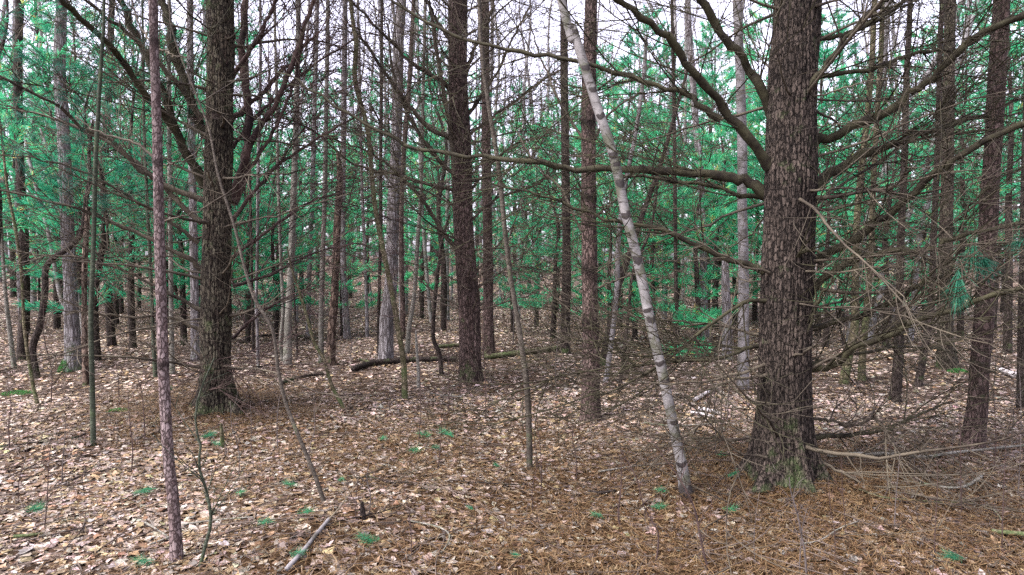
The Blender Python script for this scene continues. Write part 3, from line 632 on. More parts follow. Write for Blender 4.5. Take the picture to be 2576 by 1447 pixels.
# the pine at the centre
PX3 = [(1184, 962), (1181, 800), (1175, 700), (1168, 600), (1160, 400), (1153, 200), (1152, 0)]
t3, b3, p3, Y3, r3_ = cylinder_tree('pine_tree', 'medium brown pine at the centre with a bristling root collar and ascending dead branches', 'pine tree', PX3,
    [56, 53, 50, 49, 50, 46, 44], M['pine_mid'], flare=0.4, ridge=(22, 0.007), sides=110, n=420, rough=0.06, roots=5, seed=9.0)
for px, Y0, Y1, w0, w1, kw in [
    ([(1150, 245), (1105, 202), (1045, 166), (994, 116), (929, 50), (880, 0)], 8.9, 8.0, 11, 5, {}),
    ([(1150, 358), (1085, 323), (1035, 272), (984, 202), (924, 121), (880, 60)], 8.9, 8.2, 12, 5, {}),
    ([(1150, 445), (1100, 400), (1050, 330), (1010, 250), (985, 160), (975, 60)], 8.9, 8.5, 10, 4, {}),
    ([(1145, 445), (1130, 300), (1110, 200), (1090, 80), (1080, 0)], 8.8, 8.5, 11, 6, {}),
    ([(1170, 300), (1215, 235), (1250, 180), (1290, 100), (1330, 20)], 8.9, 9.2, 9, 4, {}),
    ([(1165, 200), (1200, 110), (1230, 40), (1250, -20)], 8.9, 8.9, 10, 5, {}),
    ([(1170, 350), (1230, 300), (1290, 260), (1370, 200), (1420, 170)], 8.9, 9.4, 8, 4, {}),
    ([(1172, 662), (1105, 570), (1055, 494), (984, 424), (924, 383), (840, 350)], 8.9, 8.2, 10, 3, {}),
    ([(1160, 480), (1090, 470), (1000, 440), (900, 420), (790, 330), (720, 300)], 8.9, 8.0, 9, 3, {}),
    ([(1180, 560), (1250, 500), (1340, 470), (1420, 410)], 8.9, 9.5, 7, 3, {}),
    ([(1172, 500), (1230, 420), (1300, 360), (1390, 340)], 8.9, 8.5, 7, 3, {}),
    ([(1180, 740), (1250, 690), (1320, 640), (1370, 560)], 8.9, 9.5, 6, 2, {}),
    ([(1150, 130), (1100, 50), (1060, -20)], 8.9, 8.7, 9, 5, {}),
    ]:
    px_limb(t3, b3, px, Y0, Y1, w0, w1, TO, **({**dict(per=3.0, tr=0.0038, ll=(0.5, 1.7), lat=0.24), **kw}))
whorls(t3, b3, p3, 0.9, 6.5, 0.42, 5, (0.6, 2.2), (-0.1, 0.75), TO, 25, lambda z: 0.1, lat=0.24, per=2, ll=(0.3, 0.8), lvl=1, tr=0.0032)
T = Tubes(); r = random.Random(8)
for _ in range(90):
    a = r.random() * 6.283; z = r.uniform(0.05, 0.45); p = b3 + Vector((math.cos(a) * 0.15, math.sin(a) * 0.15, z)); twig(T, p, Vector((math.cos(a), math.sin(a), r.uniform(-1.6, 0.1))), r.uniform(0.12, 0.3), 0.004, 0, r=r)
T.build('root_collar_twigs', TO, t3, b3)

# brown pine left of the birch
PX5 = [(1487, 1058), (1486, 900), (1484, 700), (1481, 500), (1480, 300), (1485, 100), (1487, 0)]
t5, b5, p5, Y5, r5_ = cylinder_tree('pine_tree', 'straight reddish brown pine with dark knotted rings behind the white birch', 'pine tree', PX5,
    [52, 43, 40, 37, 35, 33, 30], M['pine_mid'], flare=0.25, sides=32, n=200, rough=0.05, seed=1.0,
    marks=[(z, a, 0.11) for z in (1.02, 1.55, 2.27, 3.0, 3.42) for a in (0.0, 1.6, 3.1, 4.7)])
for px, Y0, Y1, w0, w1 in [([(1475, 590), (1450, 560), (1410, 470), (1350, 420), (1300, 330)], 6.8, 7.2, 7, 3), ([(1495, 350), (1530, 290), (1600, 240), (1690, 230)], 6.8, 7.1, 7, 3), ([(1500, 885), (1512, 830), (1512, 780)], 6.7, 6.6, 5, 3),
                           ([(1470, 900), (1440, 860), (1420, 800)], 6.8, 6.8, 5, 2), ([(1497, 725), (1540, 710), (1600, 690), (1660, 700)], 6.8, 6.6, 6, 2), ([(1470, 350), (1420, 280), (1370, 170), (1330, 60)], 6.8, 7.0, 7, 3), ([(1490, 550), (1530, 520), (1580, 470)], 6.8, 6.9, 7, 3)]:
    px_limb(t5, b5, px, Y0, Y1, w0, w1, TO, lat=0.2, per=2, ll=(0.25, 0.7), lvl=1, tr=0.003)
whorls(t5, b5, p5, 1.0, 5.0, 0.5, 5, (0.4, 1.5), (0.0, 0.5), TO, 35, lambda z: 0.06, r0=(0.004, 0.009), lat=0.22, per=2, ll=(0.2, 0.7), lvl=1, tr=0.003)

# the leaning white birch
PX6 = [(1728, 1246), (1715, 1170), (1700, 1100), (1665, 930), (1640, 830), (1605, 660), (1570, 520), (1545, 400), (1500, 260), (1465, 150), (1440, 70), (1410, -5)]
mk = []
for px_, py_, s_ in ((1492, 235, 0.04), (1520, 180, 0.04), (1547, 398, 0.05), (1552, 420, 0.03), (1560, 468, 0.055), (1587, 545, 0.05), (1604, 655, 0.06), (1640, 800, 0.05), (1628, 775, 0.03), (1672, 905, 0.035), (1688, 950, 0.04), (1694, 1048, 0.035), (1720, 1150, 0.04), (1500, 300, 0.04), (1475, 90, 0.04), (1450, 70, 0.04)):
    Pt = at(px_, py_, 4.6); mk.append((Pt.z * 1.04, 1.57 + rnd.uniform(-0.5, 0.5), s_))
mk += [(0.03, a_, 0.16) for a_ in (0, 1.6, 3.1, 4.7)]
t6, b6, p6, Y6, r6_ = cylinder_tree('birch_tree', 'leaning white birch with black knots in front of the long bare limb', 'birch tree', PX6,
    [34, 29, 27, 26, 25, 25, 25, 24, 24, 23, 22, 21], M['birch'], flare=0.25, sides=28, n=260, rough=0.03, marks=mk, seed=4.0)
# the slender reddish pine nearest the camera
PX1 = [(446, 1410), (441, 1330), (434, 1240), (424, 1150), (412, 950), (407, 800), (402, 600), (397, 400), (391, 200), (384, -5)]
t1, b1, p1, Y1_, r1_ = cylinder_tree('pine_tree', 'slender reddish scaly pine nearest the camera on the left', 'pine tree', PX1,
    [40, 33, 32, 31, 29, 27, 27, 26, 25, 23], M['pine_red'], flare=0.1, sides=28, n=240, rough=0.05, seed=3.0,
    marks=[(z, a, 0.05) for z in (1.05, 2.07, 2.68) for a in (0.0, 1.6, 3.1, 4.7)])
for px, Y0, Y1, w0, w1 in [([(398, 410), (340, 360), (240, 330), (190, 290)], 3.6, 3.7, 7, 3), ([(402, 415), (460, 405), (510, 370)], 3.6, 3.4, 5, 2), ([(406, 560), (500, 530), (580, 480), (640, 420)], 3.55, 3.4, 5, 2),
                           ([(412, 880), (380, 870), (350, 860)], 3.6, 3.5, 6, 2), ([(412, 872), (440, 860), (470, 855)], 3.6, 3.5, 6, 2), ([(396, 125), (440, 140), (480, 145)], 3.6, 3.5, 5, 2), ([(392, 125), (350, 60), (330, -10)], 3.6, 3.7, 6, 3),
                           ([(430, 1200), (470, 1180), (500, 1160)], 3.6, 3.5, 4, 2), ([(396, 415), (410, 340), (406, 300)], 3.55, 3.5, 5, 2), ([(425, 1150), (400, 1080), (430, 1050)], 3.5, 3.4, 3, 2)]:
    px_limb(t1, b1, px, Y0, Y1, w0, w1, TO, lat=0.22, per=1, ll=(0.1, 0.35), lvl=0, tr=0.002, end=False)

SAP = [
 ('sapling', 'slim grey brown sapling standing alone between centre pine and birch', 'sapling', [(1333, 1180), (1328, 1000), (1312, 870), (1285, 700), (1270, 580), (1258, 450), (1245, 360), (1225, 240), (1212, 130), (1205, -5)], [16, 15, 13, 12, 12, 11, 10, 11, 10], 'stem_brown', 1),
 ('sapling', 'mossy yellowish sapling curving up in front of the grey trunk', 'sapling', [(1019, 1005), (1016, 920), (1002, 830), (984, 726), (959, 605), (944, 520), (934, 424), (924, 323), (894, 202), (896, 101), (881, -5)], [16, 15, 14, 13, 12, 12, 12, 12, 12, 10], 'mossy', 1),
 ('sapling', 'thin curved sapling leaning right of the left big pine, foot in the leaves', 'sapling', [(820, 1262), (790, 1190), (740, 1070), (715, 1000), (700, 930), (685, 830), (640, 750), (612, 660), (590, 570), (550, 444), (525, 323), (489, 227), (449, 126), (430, 60), (425, -5)], [12, 11, 10, 9, 8, 7, 6, 5, 4, 3], 'stem_brown', 1),
 ('sapling', 'short mossy sapling bowed to the left on the leafy clearing', 'sapling', [(872, 1030), (835, 970), (815, 905), (790, 860), (770, 790), (755, 740), (735, 680), (722, 620)], [10, 10, 9, 9, 8, 7, 5, 3], 'mossy', 2),
 ('sapling', 'straight dark green pole sapling left of the nearest pine', 'sapling', [(235, 1120), (232, 950), (229, 800), (236, 600), (241, 400), (251, 220), (258, 100), (262, -5)], [15, 14, 13, 12, 11, 10, 8], 'green', 1),
 ('sapling', 'thin pale mossy sapling leaning left near the left edge', 'sapling', [(96, 1017), (80, 950), (62, 830), (55, 700), (40, 580), (20, 480), (5, 350), (-10, 230)], [11, 10, 9, 9, 8, 7, 6], 'mossy', 1),
 ('twisted_tree', 'dark crooked little tree twisting beside the mossy grey trunk', 'tree', [(94, 952), (82, 880), (100, 820), (113, 740), (116, 676), (140, 645), (166, 630), (202, 595), (212, 550), (217, 500), (227, 444), (225, 380), (235, 300)], [22, 20, 18, 17, 16, 15, 14, 13, 12, 10, 8], 'dark', 2),
 ('hardwood_tree', 'thick grey furrowed trunk with bright moss at its foot on the left', 'tree', [(185, 932), (181, 800), (176, 700), (171, 600), (166, 450), (157, 300), (150, 150), (155, -5)], [46, 38, 36, 36, 34, 32, 30], 'grey', 0),
 ('sapling', 'smooth grey stem at the far left edge with a mossy foot', 'sapling', [(37, 927), (27, 850), (15, 750), (5, 600), (0, 480)], [16, 13, 11, 9, 8], 'smooth', 0),
 ('dead_tree', 'orange peeled dead trunk between green pole and grey trunk', 'dead tree', [(217, 972), (213, 850), (212, 700), (217, 600), (222, 520)], [17, 16, 15, 14, 12], 'snag', 0),
 ('hardwood_tree', 'mossy dark trunk behind the leaning sapling at far left', 'tree', [(55, 905), (60, 800), (62, 650), (50, 400), (45, 200), (50, -5)], [30, 26, 25, 24, 22], 'dark', 0),
 ('hardwood_tree', 'tall grey ridged trunk rising behind the fallen log', 'tree', [(970, 912), (974, 800), (984, 700), (988, 550), (995, 400), (1000, 250), (1003, 100), (1010, -5)], [38, 34, 32, 28, 27, 27, 25], 'grey', 0),
 ('dead_tree', 'rough peeling snag with patchy bark left of the fallen log', 'dead tree', [(831, 918), (836, 818), (843, 717), (847, 600), (852, 500), (855, 440), (850, 385)], [25, 21, 19, 18, 17, 15, 9], 'snag', 2),
 ('hardwood_tree', 'smooth grey forked trunk left of the peeling snag', 'tree', [(723, 918), (726, 800), (730, 717), (735, 600), (740, 450), (745, 300), (750, 100), (750, -5)], [23, 18, 17, 16, 15, 14, 13], 'smooth', 1),
 ('hardwood_tree', 'thin grey trunk leaning at the left side of the forked trunk', 'tree', [(712, 908), (706, 860), (712, 780), (706, 650), (700, 450), (695, 200), (690, -5)], [10, 9, 8, 8, 7], 'smooth', 1),
 ('pine_tree', 'brown pine trunk just right of the centre pine', 'pine tree', [(1231, 893), (1229, 800), (1228, 700), (1225, 500), (1222, 300), (1220, -5)], [29, 26, 25, 24, 22, 20], 'pine_mid', 1),
 ('pine_tree', 'dark narrow pine trunk between the grey brown sapling and brown pine', 'pine tree', [(1421, 889), (1423, 800), (1425, 700), (1424, 500), (1420, 250), (1418, -5)], [26, 23, 22, 20, 18], 'dark', 1),
 ('hardwood_tree', 'dark trunk slanting up rightward close behind the knotted pine', 'tree', [(1515, 922), (1527, 860), (1545, 793), (1557, 717), (1590, 620), (1620, 530), (1660, 420), (1700, 280), (1740, 140)], [22, 20, 18, 16, 14, 12, 9, 6], 'dark', 2),
 ('birch_tree', 'mossy pale birch stem slanting between knotted pine and white birch', 'birch tree', [(1522, 962), (1535, 880), (1545, 800), (1552, 717), (1556, 600), (1570, 480), (1600, 330), (1620, 180), (1625, 90)], [13, 13, 13, 12, 11, 10, 9], 'birch_dull', 1),
 ('sapling', 'thin dark sapling slanting right beside the mossy pale birch', 'sapling', [(1555, 992), (1570, 890), (1582, 780), (1592, 690), (1640, 560), (1660, 400)], [9, 9, 8, 7, 5], 'dark', 1),
 ('birch_tree', 'patchy white birch trunk just left of the thickest pine', 'birch tree', [(1868, 976), (1871, 800), (1870, 650), (1866, 500), (1868, 400), (1862, 200), (1855, -5)], [32, 27, 26, 25, 25, 24, 23], 'birch_dull', 1),
 ('pine_tree', 'narrow dark pine right of the thickest pine with thin bare twigs', 'pine tree', [(2250, 1011), (2260, 893), (2262, 793), (2266, 600), (2275, 400), (2280, 200), (2290, -5)], [32, 26, 23, 20, 18, 16, 13], 'dark', 2),
 ('hardwood_tree', 'dark trunk leaning right behind the two low dead limbs', 'tree', [(2308, 972), (2322, 900), (2338, 800), (2345, 717), (2350, 560), (2360, 350), (2365, 100), (2370, -5)], [24, 20, 18, 17, 15, 13], 'dark', 1),
 ('hardwood_tree', 'broad mossy trunk with spreading foot behind right edge pine', 'tree', [(2384, 926), (2378, 850), (2376, 717), (2380, 600), (2385, 300), (2390, -5)], [60, 44, 40, 36, 32, 30], 'pine_left', 0),
 ('pine_tree', 'large brown pine near the right edge with flaking bark', 'pine tree', [(2444, 1126), (2459, 1020), (2464, 919), (2474, 818), (2479, 717), (2484, 605), (2489, 504), (2499, 353), (2507, 202), (2517, 50), (2520, -5)], [68, 56, 53, 50, 50, 50, 48, 47, 46, 44], 'pine_mid', 2),
 ('hardwood_tree', 'left stem of the mossy green pair behind the low limb', 'tree', [(2121, 966), (2135, 893), (2150, 818), (2152, 717), (2155, 560), (2170, 400), (2190, 200), (2200, -5)], [26, 22, 20, 18, 16, 14], 'mossy', 0),
 ('hardwood_tree', 'right stem of the mossy green pair behind the low limb', 'tree', [(2168, 958), (2170, 893), (2180, 780), (2190, 650), (2200, 400), (2215, 150), (2220, -5)], [22, 18, 16, 14, 12], 'mossy', 0),
 ('hardwood_tree', 'dark trunk cut by the right picture edge', 'tree', [(2572, 1027), (2574, 850), (2578, 600), (2585, 300), (2590, -5)], [34, 30, 28, 26, 24], 'dark', 1),
 ('dead_tree', 'broken thin grey snag standing right of the mossy yellowish sapling', 'dead tree', [(1053, 976), (1052, 930), (1048, 870), (1046, 830)], [10, 8, 7, 3], 'smooth', 0),
 ('sapling', 'dark crooked stem leaning left of the centre pine above the log', 'sapling', [(1112, 945), (1105, 890), (1090, 850), (1092, 780), (1100, 700), (1110, 620), (1130, 540)], [12, 12, 11, 10, 9, 7, 4], 'dark', 1),
 ('hardwood_tree', 'pale thin trunk standing left of the curved sapling', 'tree', [(650, 926), (648, 850), (645, 750), (648, 600), (650, 400), (655, 200), (655, -5)], [9, 8, 8, 8, 7], 'grey', 1),
 ('hardwood_tree', 'dark thin trunk at the left edge of the pale thin one', 'tree', [(638, 886), (636, 800), (634, 700), (630, 500), (625, 250), (620, -5)], [8, 7, 7, 6, 6], 'dark', 1),
 ('hardwood_tree', 'slim grey trunk close to the left of the peeling snag', 'tree', [(808, 914), (808, 800), (812, 650), (818, 450), (822, 200), (825, -5)], [15, 13, 12, 11, 10], 'smooth', 1),
 ('hardwood_tree', 'thin straight dark stem between forked trunk and bowed sapling', 'tree', [(749, 896), (743, 800), (738, 700), (730, 560)], [6, 5, 5, 3], 'dark', 1),
 ('hardwood_tree', 'grey trunk with green moss foot right of the peeling snag', 'tree', [(874, 852), (868, 760), (864, 680), (862, 500), (865, 300), (868, -5)], [19, 16, 15, 14, 13], 'grey', 1),
 ('hardwood_tree', 'thin grey trunk right of the moss footed one', 'tree', [(924, 849), (922, 760), (918, 650), (910, 450), (905, 200), (900, -5)], [10, 9, 8, 7, 7], 'grey', 1),
 ('pine_tree', 'dark slim trunk hidden just left of the ridged grey trunk', 'pine tree', [(953, 896), (953, 780), (957, 600), (958, 380), (960, 150), (960, -5)], [9, 9, 9, 9, 8], 'dark', 1),
 ('hardwood_tree', 'dark trunk right behind the ridged grey trunk', 'tree', [(1013, 852), (1013, 780), (1010, 650), (1012, 450), (1030, 200), (1040, -5)], [15, 13, 12, 11, 10], 'pine_mid', 1),
 ('hardwood_tree', 'grey stem leaning right behind the mossy yellowish sapling', 'tree', [(1024, 888), (1030, 820), (1042, 740), (1050, 620), (1060, 450), (1065, 200), (1070, -5)], [13, 11, 10, 9, 8], 'smooth', 1),
 ('birch_tree', 'white birch stem leaning left between grey trunk and centre pine', 'birch tree', [(1085, 812), (1078, 740), (1070, 640), (1062, 520), (1055, 330), (1050, -5)], [10, 9, 9, 8, 7], 'birch', 1),
 ('birch_tree', 'upright white birch stem just left of the centre pine', 'birch tree', [(1126, 806), (1124, 700), (1125, 560), (1128, 380), (1130, 180), (1130, -5)], [12, 11, 10, 9, 8], 'birch', 1),
 ('pine_tree', 'thin dark pine stem beside the nearest reddish pine', 'pine tree', [(392, 950), (386, 850), (380, 700), (370, 500), (362, 300), (360, 100), (358, -5)], [12, 10, 9, 8, 7, 6], 'green', 1),
 ('hardwood_tree', 'grey green trunk between the reddish pine and left big pine', 'tree', [(434, 942), (432, 850), (430, 700), (428, 500), (425, 250), (425, -5)], [14, 13, 12, 11, 10], 'smooth', 1),
 ('pine_tree', 'dark mossy trunk rising right beside the green pole', 'pine tree', [(282, 870), (270, 700), (262, 500), (266, 350), (275, 200), (280, 50), (282, -5)], [24, 22, 20, 19, 17, 15], 'dark', 1),
 ('birch_tree', 'white birch leaning left behind the crooked little tree', 'birch tree', [(195, 880), (165, 790), (146, 716), (126, 605), (100, 504), (80, 428), (60, 330)], [14, 13, 12, 11, 10, 9, 6], 'birch', 1),
 ('birch_tree', 'thin white birch leaning left above the grey furrowed trunk', 'birch tree', [(215, 880), (200, 760), (175, 600), (156, 500), (146, 444), (118, 370), (101, 323)], [11, 10, 10, 9, 8, 7, 4], 'birch', 1),
 ('birch_tree', 'white birch leaning right, topmost among the right hand branches', 'birch tree', [(2135, 860), (2150, 760), (2180, 560), (2230, 420), (2300, 250), (2370, 120), (2420, 0)], [20, 19, 18, 18, 17, 16, 15], 'birch_dull', 1),
 ('birch_tree', 'second pale birch leaning right near the right edge pine', 'birch tree', [(2180, 870), (2215, 740), (2270, 580), (2330, 420), (2385, 240), (2440, 60), (2460, -5)], [18, 17, 16, 16, 15, 14], 'birch_dull', 1),
 ('birch_tree', 'pale birch crossing behind the upper right limbs', 'birch tree', [(2290, 860), (2300, 740), (2320, 560), (2370, 400), (2400, 220), (2425, 100), (2440, -5)], [16, 15, 15, 14, 14, 13], 'birch_dull', 1),
 ('birch_tree', 'narrow white birch seen through branches right of leaning birch', 'birch tree', [(1716, 820), (1718, 700), (1717, 560), (1722, 400), (1725, 200), (1725, -5)], [9, 8, 8, 8, 7], 'birch', 1),
 ('hardwood_tree', 'grey trunk in the gap between leaning birch and patchy birch', 'tree', [(1775, 850), (1770, 700), (1765, 500), (1750, 300), (1735, 100), (1730, -5)], [20, 18, 17, 16, 15], 'grey', 1),
 ('dead_tree', 'dark broken topped snag right of the leaning birch', 'dead tree', [(1830, 905), (1828, 800), (1825, 700), (1824, 645)], [26, 24, 22, 14], 'grey', 1),
 ('pine_tree', 'dark upright pine between patchy birch and leaning birch', 'pine tree', [(1705, 905), (1703, 800), (1700, 700), (1698, 500), (1695, 250), (1690, -5)], [11, 10, 10, 9, 8], 'dark', 2),
 ('hardwood_tree', 'pale trunk peeking out left behind the left big pine', 'tree', [(492, 905), (490, 780), (487, 600), (482, 350), (478, 100), (478, -5)], [24, 22, 20, 18, 17], 'grey', 0),
 ('hardwood_tree', 'tall pale trunk with dark patches above the forked trunk', 'tree', [(775, 850), (778, 700), (785, 520), (790, 300), (795, 120), (797, -5)], [12, 12, 12, 12, 12], 'birch_dull', 1),
]
for (nm, lab, cat, px, wp, mt, tw) in SAP:
    rt, base, pts, Yb, rad = cylinder_tree(nm, lab, cat, px, wp, M[mt], flare=0.25 if wp[0] > 20 else 0.12, sides=26 if wp[0] > 20 else 14, n=max(50, int(len(px) * 12)), rough=0.06 if mt != 'snag' else 0.12)
    if tw:
        r = random.Random(hash(lab) % 9999 if False else sum(map(ord, lab))); T = Tubes(); top = min(pts[-1].z, 8.5)
        mat = {'smooth': TG, 'mossy': TO, 'dark': TP, 'green': TO, 'grey': TG}.get(mt, TO)
        pine = nm == 'pine_tree'
        z = 1.3 if pine else (2.6 if Yb > 8 else 2.0)
        if tw == 2: z = min(z, 0.45 * top)
        nb = 0
        while z < top:
            p = on_trunk(pts, z)
            for _ in range((4 if pine else 1) + (1 if tw == 2 else 0)):
                a = r.random() * 6.283; e = r.uniform(0.1, 0.9) if not pine else r.uniform(-0.1, 0.6)
                own = nb < 24; TT = Tubes() if own else T; nb += 1
                twig(TT, p, Vector((math.cos(a) * math.cos(e), math.sin(a) * math.cos(e), math.sin(e))), r.uniform(0.5, 1.5) * (0.6 if nm == 'sapling' else 1), 0.003 + 0.00025 * Yb, 2, r=r, dens=6)
                if own: TT.build('branch', mat, rt, base)
            z += r.uniform(0.2, 0.42) if pine else r.uniform(0.25, 0.6)
        if T.g: tag(T.build('branch_tangle', mat, rt, base), kind='stuff')

# moss cushions at the foot of trunks
def moss(px, py, w_, h_, label):
    g = ground(px, py); r = random.Random(int(px)); n = 900; N = []
    rx = pxr(w_, g.y)
    P = np.zeros((n, 3)); a = nr.random(n) * 6.283; q = np.sqrt(nr.random(n)); P[:, 0] = np.cos(a) * q * rx; P[:, 1] = np.sin(a) * q * rx * 0.8
    P[:, 2] = pxr(h_, g.y) * (1 - q ** 2) * 1.4 * nr.uniform(0.6, 1.1, n)
    tf = [(Vector(tuple(p)) + g, Vector((r.gauss(0, .4), r.gauss(0, .4), 1)), 0.018, 3) for p in P]
    o = needles('moss_cushion', tf, M['moss'], None, g, width=0.02); o.location = g
    tag(o, label, 'moss', 'moss cushions at trunk feet')
moss(166, 935, 40, 45, 'bright green moss cushion against the grey furrowed trunk on the left')
moss(1893, 1190, 34, 45, 'bright moss tuft at the left foot of the thickest pine')
moss(2410, 935, 50, 10, 'flat moss patch beside the broad mossy trunk near right edge')
moss(40, 990, 80, 8, 'low moss patch on the leaves at the far left')
moss(300, 1035, 60, 8, 'low moss patch on the leaves right of the green pole')

# small pine saplings, green sprigs
def sprig(px, py, w_, label, name='pine_sprig', up=0.25, mat='sprig', n=150, h=0.03):
    w_ *= 1.25; g = ground(px, py); r = random.Random(int(px * 7 + py)); L0 = pxr(w_, g.y) * 2; tf = []
    T = Tubes(); a = r.uniform(-0.5, 0.5) + (math.pi if r.random() < 0.5 else 0); d = Vector((math.cos(a), math.sin(a) * 0.6, up)); P = arc(g + Vector((0, 0, h * 0.5)) - d * L0 * 0.3, d, L0 * 0.7, 6, 0.4, 0.08, r, Vector((0, 0, 0.2)))
    rt = root(name, g, label, 'pine sprig', 'green pine sprigs lying on the leaf litter')
    T.add(P, [0.002] * 6, 4); T.build('stem', TO, rt, g)
    for q in P[2:]: tf.append((q + Vector((0, 0, 0.01)), (d + perp(d, r) * 0.4).normalized(), min(0.09, L0 * 0.5), n // 4))
    needles('needles', tf, M[mat], rt, g, width=0.0022, spread=0.9)
SPR = [(80, 1290, 50, 'by the lower left edge under thin bare whips'), (735, 1228, 30, 'beside the foot of the thin curved sapling'), (765, 1296, 36, 'below the foot of the thin curved sapling'), (935, 1372, 52, 'right of the white birch stick, largest and brightest'),
       (603, 1250, 26, 'upright between nearest pine and curved sapling'), (1075, 1102, 34, 'on open leaves below the centre pine, left one of a row'), (1130, 1100, 40, 'on open leaves below the centre pine, right one of a row'), (1035, 1140, 32, 'just left below the row of two sprigs'),
       (960, 1112, 22, 'left of the clearing middle'), (1250, 1180, 20, 'left of the slim grey brown sapling foot'), (1100, 1135, 24, 'in the middle of the clearing'), (1505, 1308, 28, 'in front of the thin bare shrub, lower middle'), (1672, 1245, 34, 'left of the white birch foot'),
       (1650, 1285, 36, 'below the white birch foot'), (1825, 1152, 28, 'between white birch and thickest pine'), (1840, 1205, 28, 'on orange needles by the left root of the thickest pine'), (2400, 1415, 48, 'at the bottom right among brown leaves'), (660, 1325, 44, 'lower left middle, flat on the leaves'),
       (355, 1250, 40, 'left of the nearest reddish pine'), (370, 1425, 46, 'at the bottom edge left of the nearest pine'), (555, 1125, 30, 'in front of the left big pine'), (520, 1105, 34, 'on needles in front of the left big pine'), (430, 980, 40, 'beside the reddish pine, before the left big pine'),
       (1300, 1410, 26, 'at the bottom edge near the middle'), (1835, 1290, 34, 'below the orange needles of the thickest pine'), (855, 1215, 20, 'beyond the little stump'), (1185, 1290, 18, 'right of the little stump'), (745, 1410, 42, 'at the bottom edge beside the birch stick')]
for (x_, y_, w_, lb) in SPR: sprig(x_, y_, w_, 'green pine needle sprig ' + lb)

# sticks and logs on the ground
def ground_rod(name, label, cat, px, w0, w1, mat, lift=0.0, sides=12, n=26, knobs=0, group=None, kind_branch=0, ys=None):
    P = []
    for i, (x, y) in enumerate(px):
        g = ground(x, y); P.append(g)
    r0, r1 = pxr(w0, P[0].y), pxr(w1, P[-1].y)
    for i, p in enumerate(P): p.z += (r0 + (r1 - r0) * i / (len(P) - 1)) * 0.75 + lift
    base = P[0].copy()
    rt = root(name, base, label, cat, group)
    rr = list(np.linspace(r0, r1, 8))
    trunk_mesh('stem', P, rr, sides, n, mat, rt, base, 0.10)
    T = Tubes(); r = random.Random(len(label))
    Q = crom(P, 20)
    for k in range(kind_branch):
        i = r.randint(3, 18); d = (Q[i] - Q[i - 1]).normalized()
        s = perp(d, r); s.z = abs(s.z) * 0.6
        twig(T, Q[i], d * 0.6 + s, r.uniform(0.2, 0.7), min(0.006, r1), 1, r=r)
    if kind_branch: T.build('twig', TO, rt, base)
    return rt
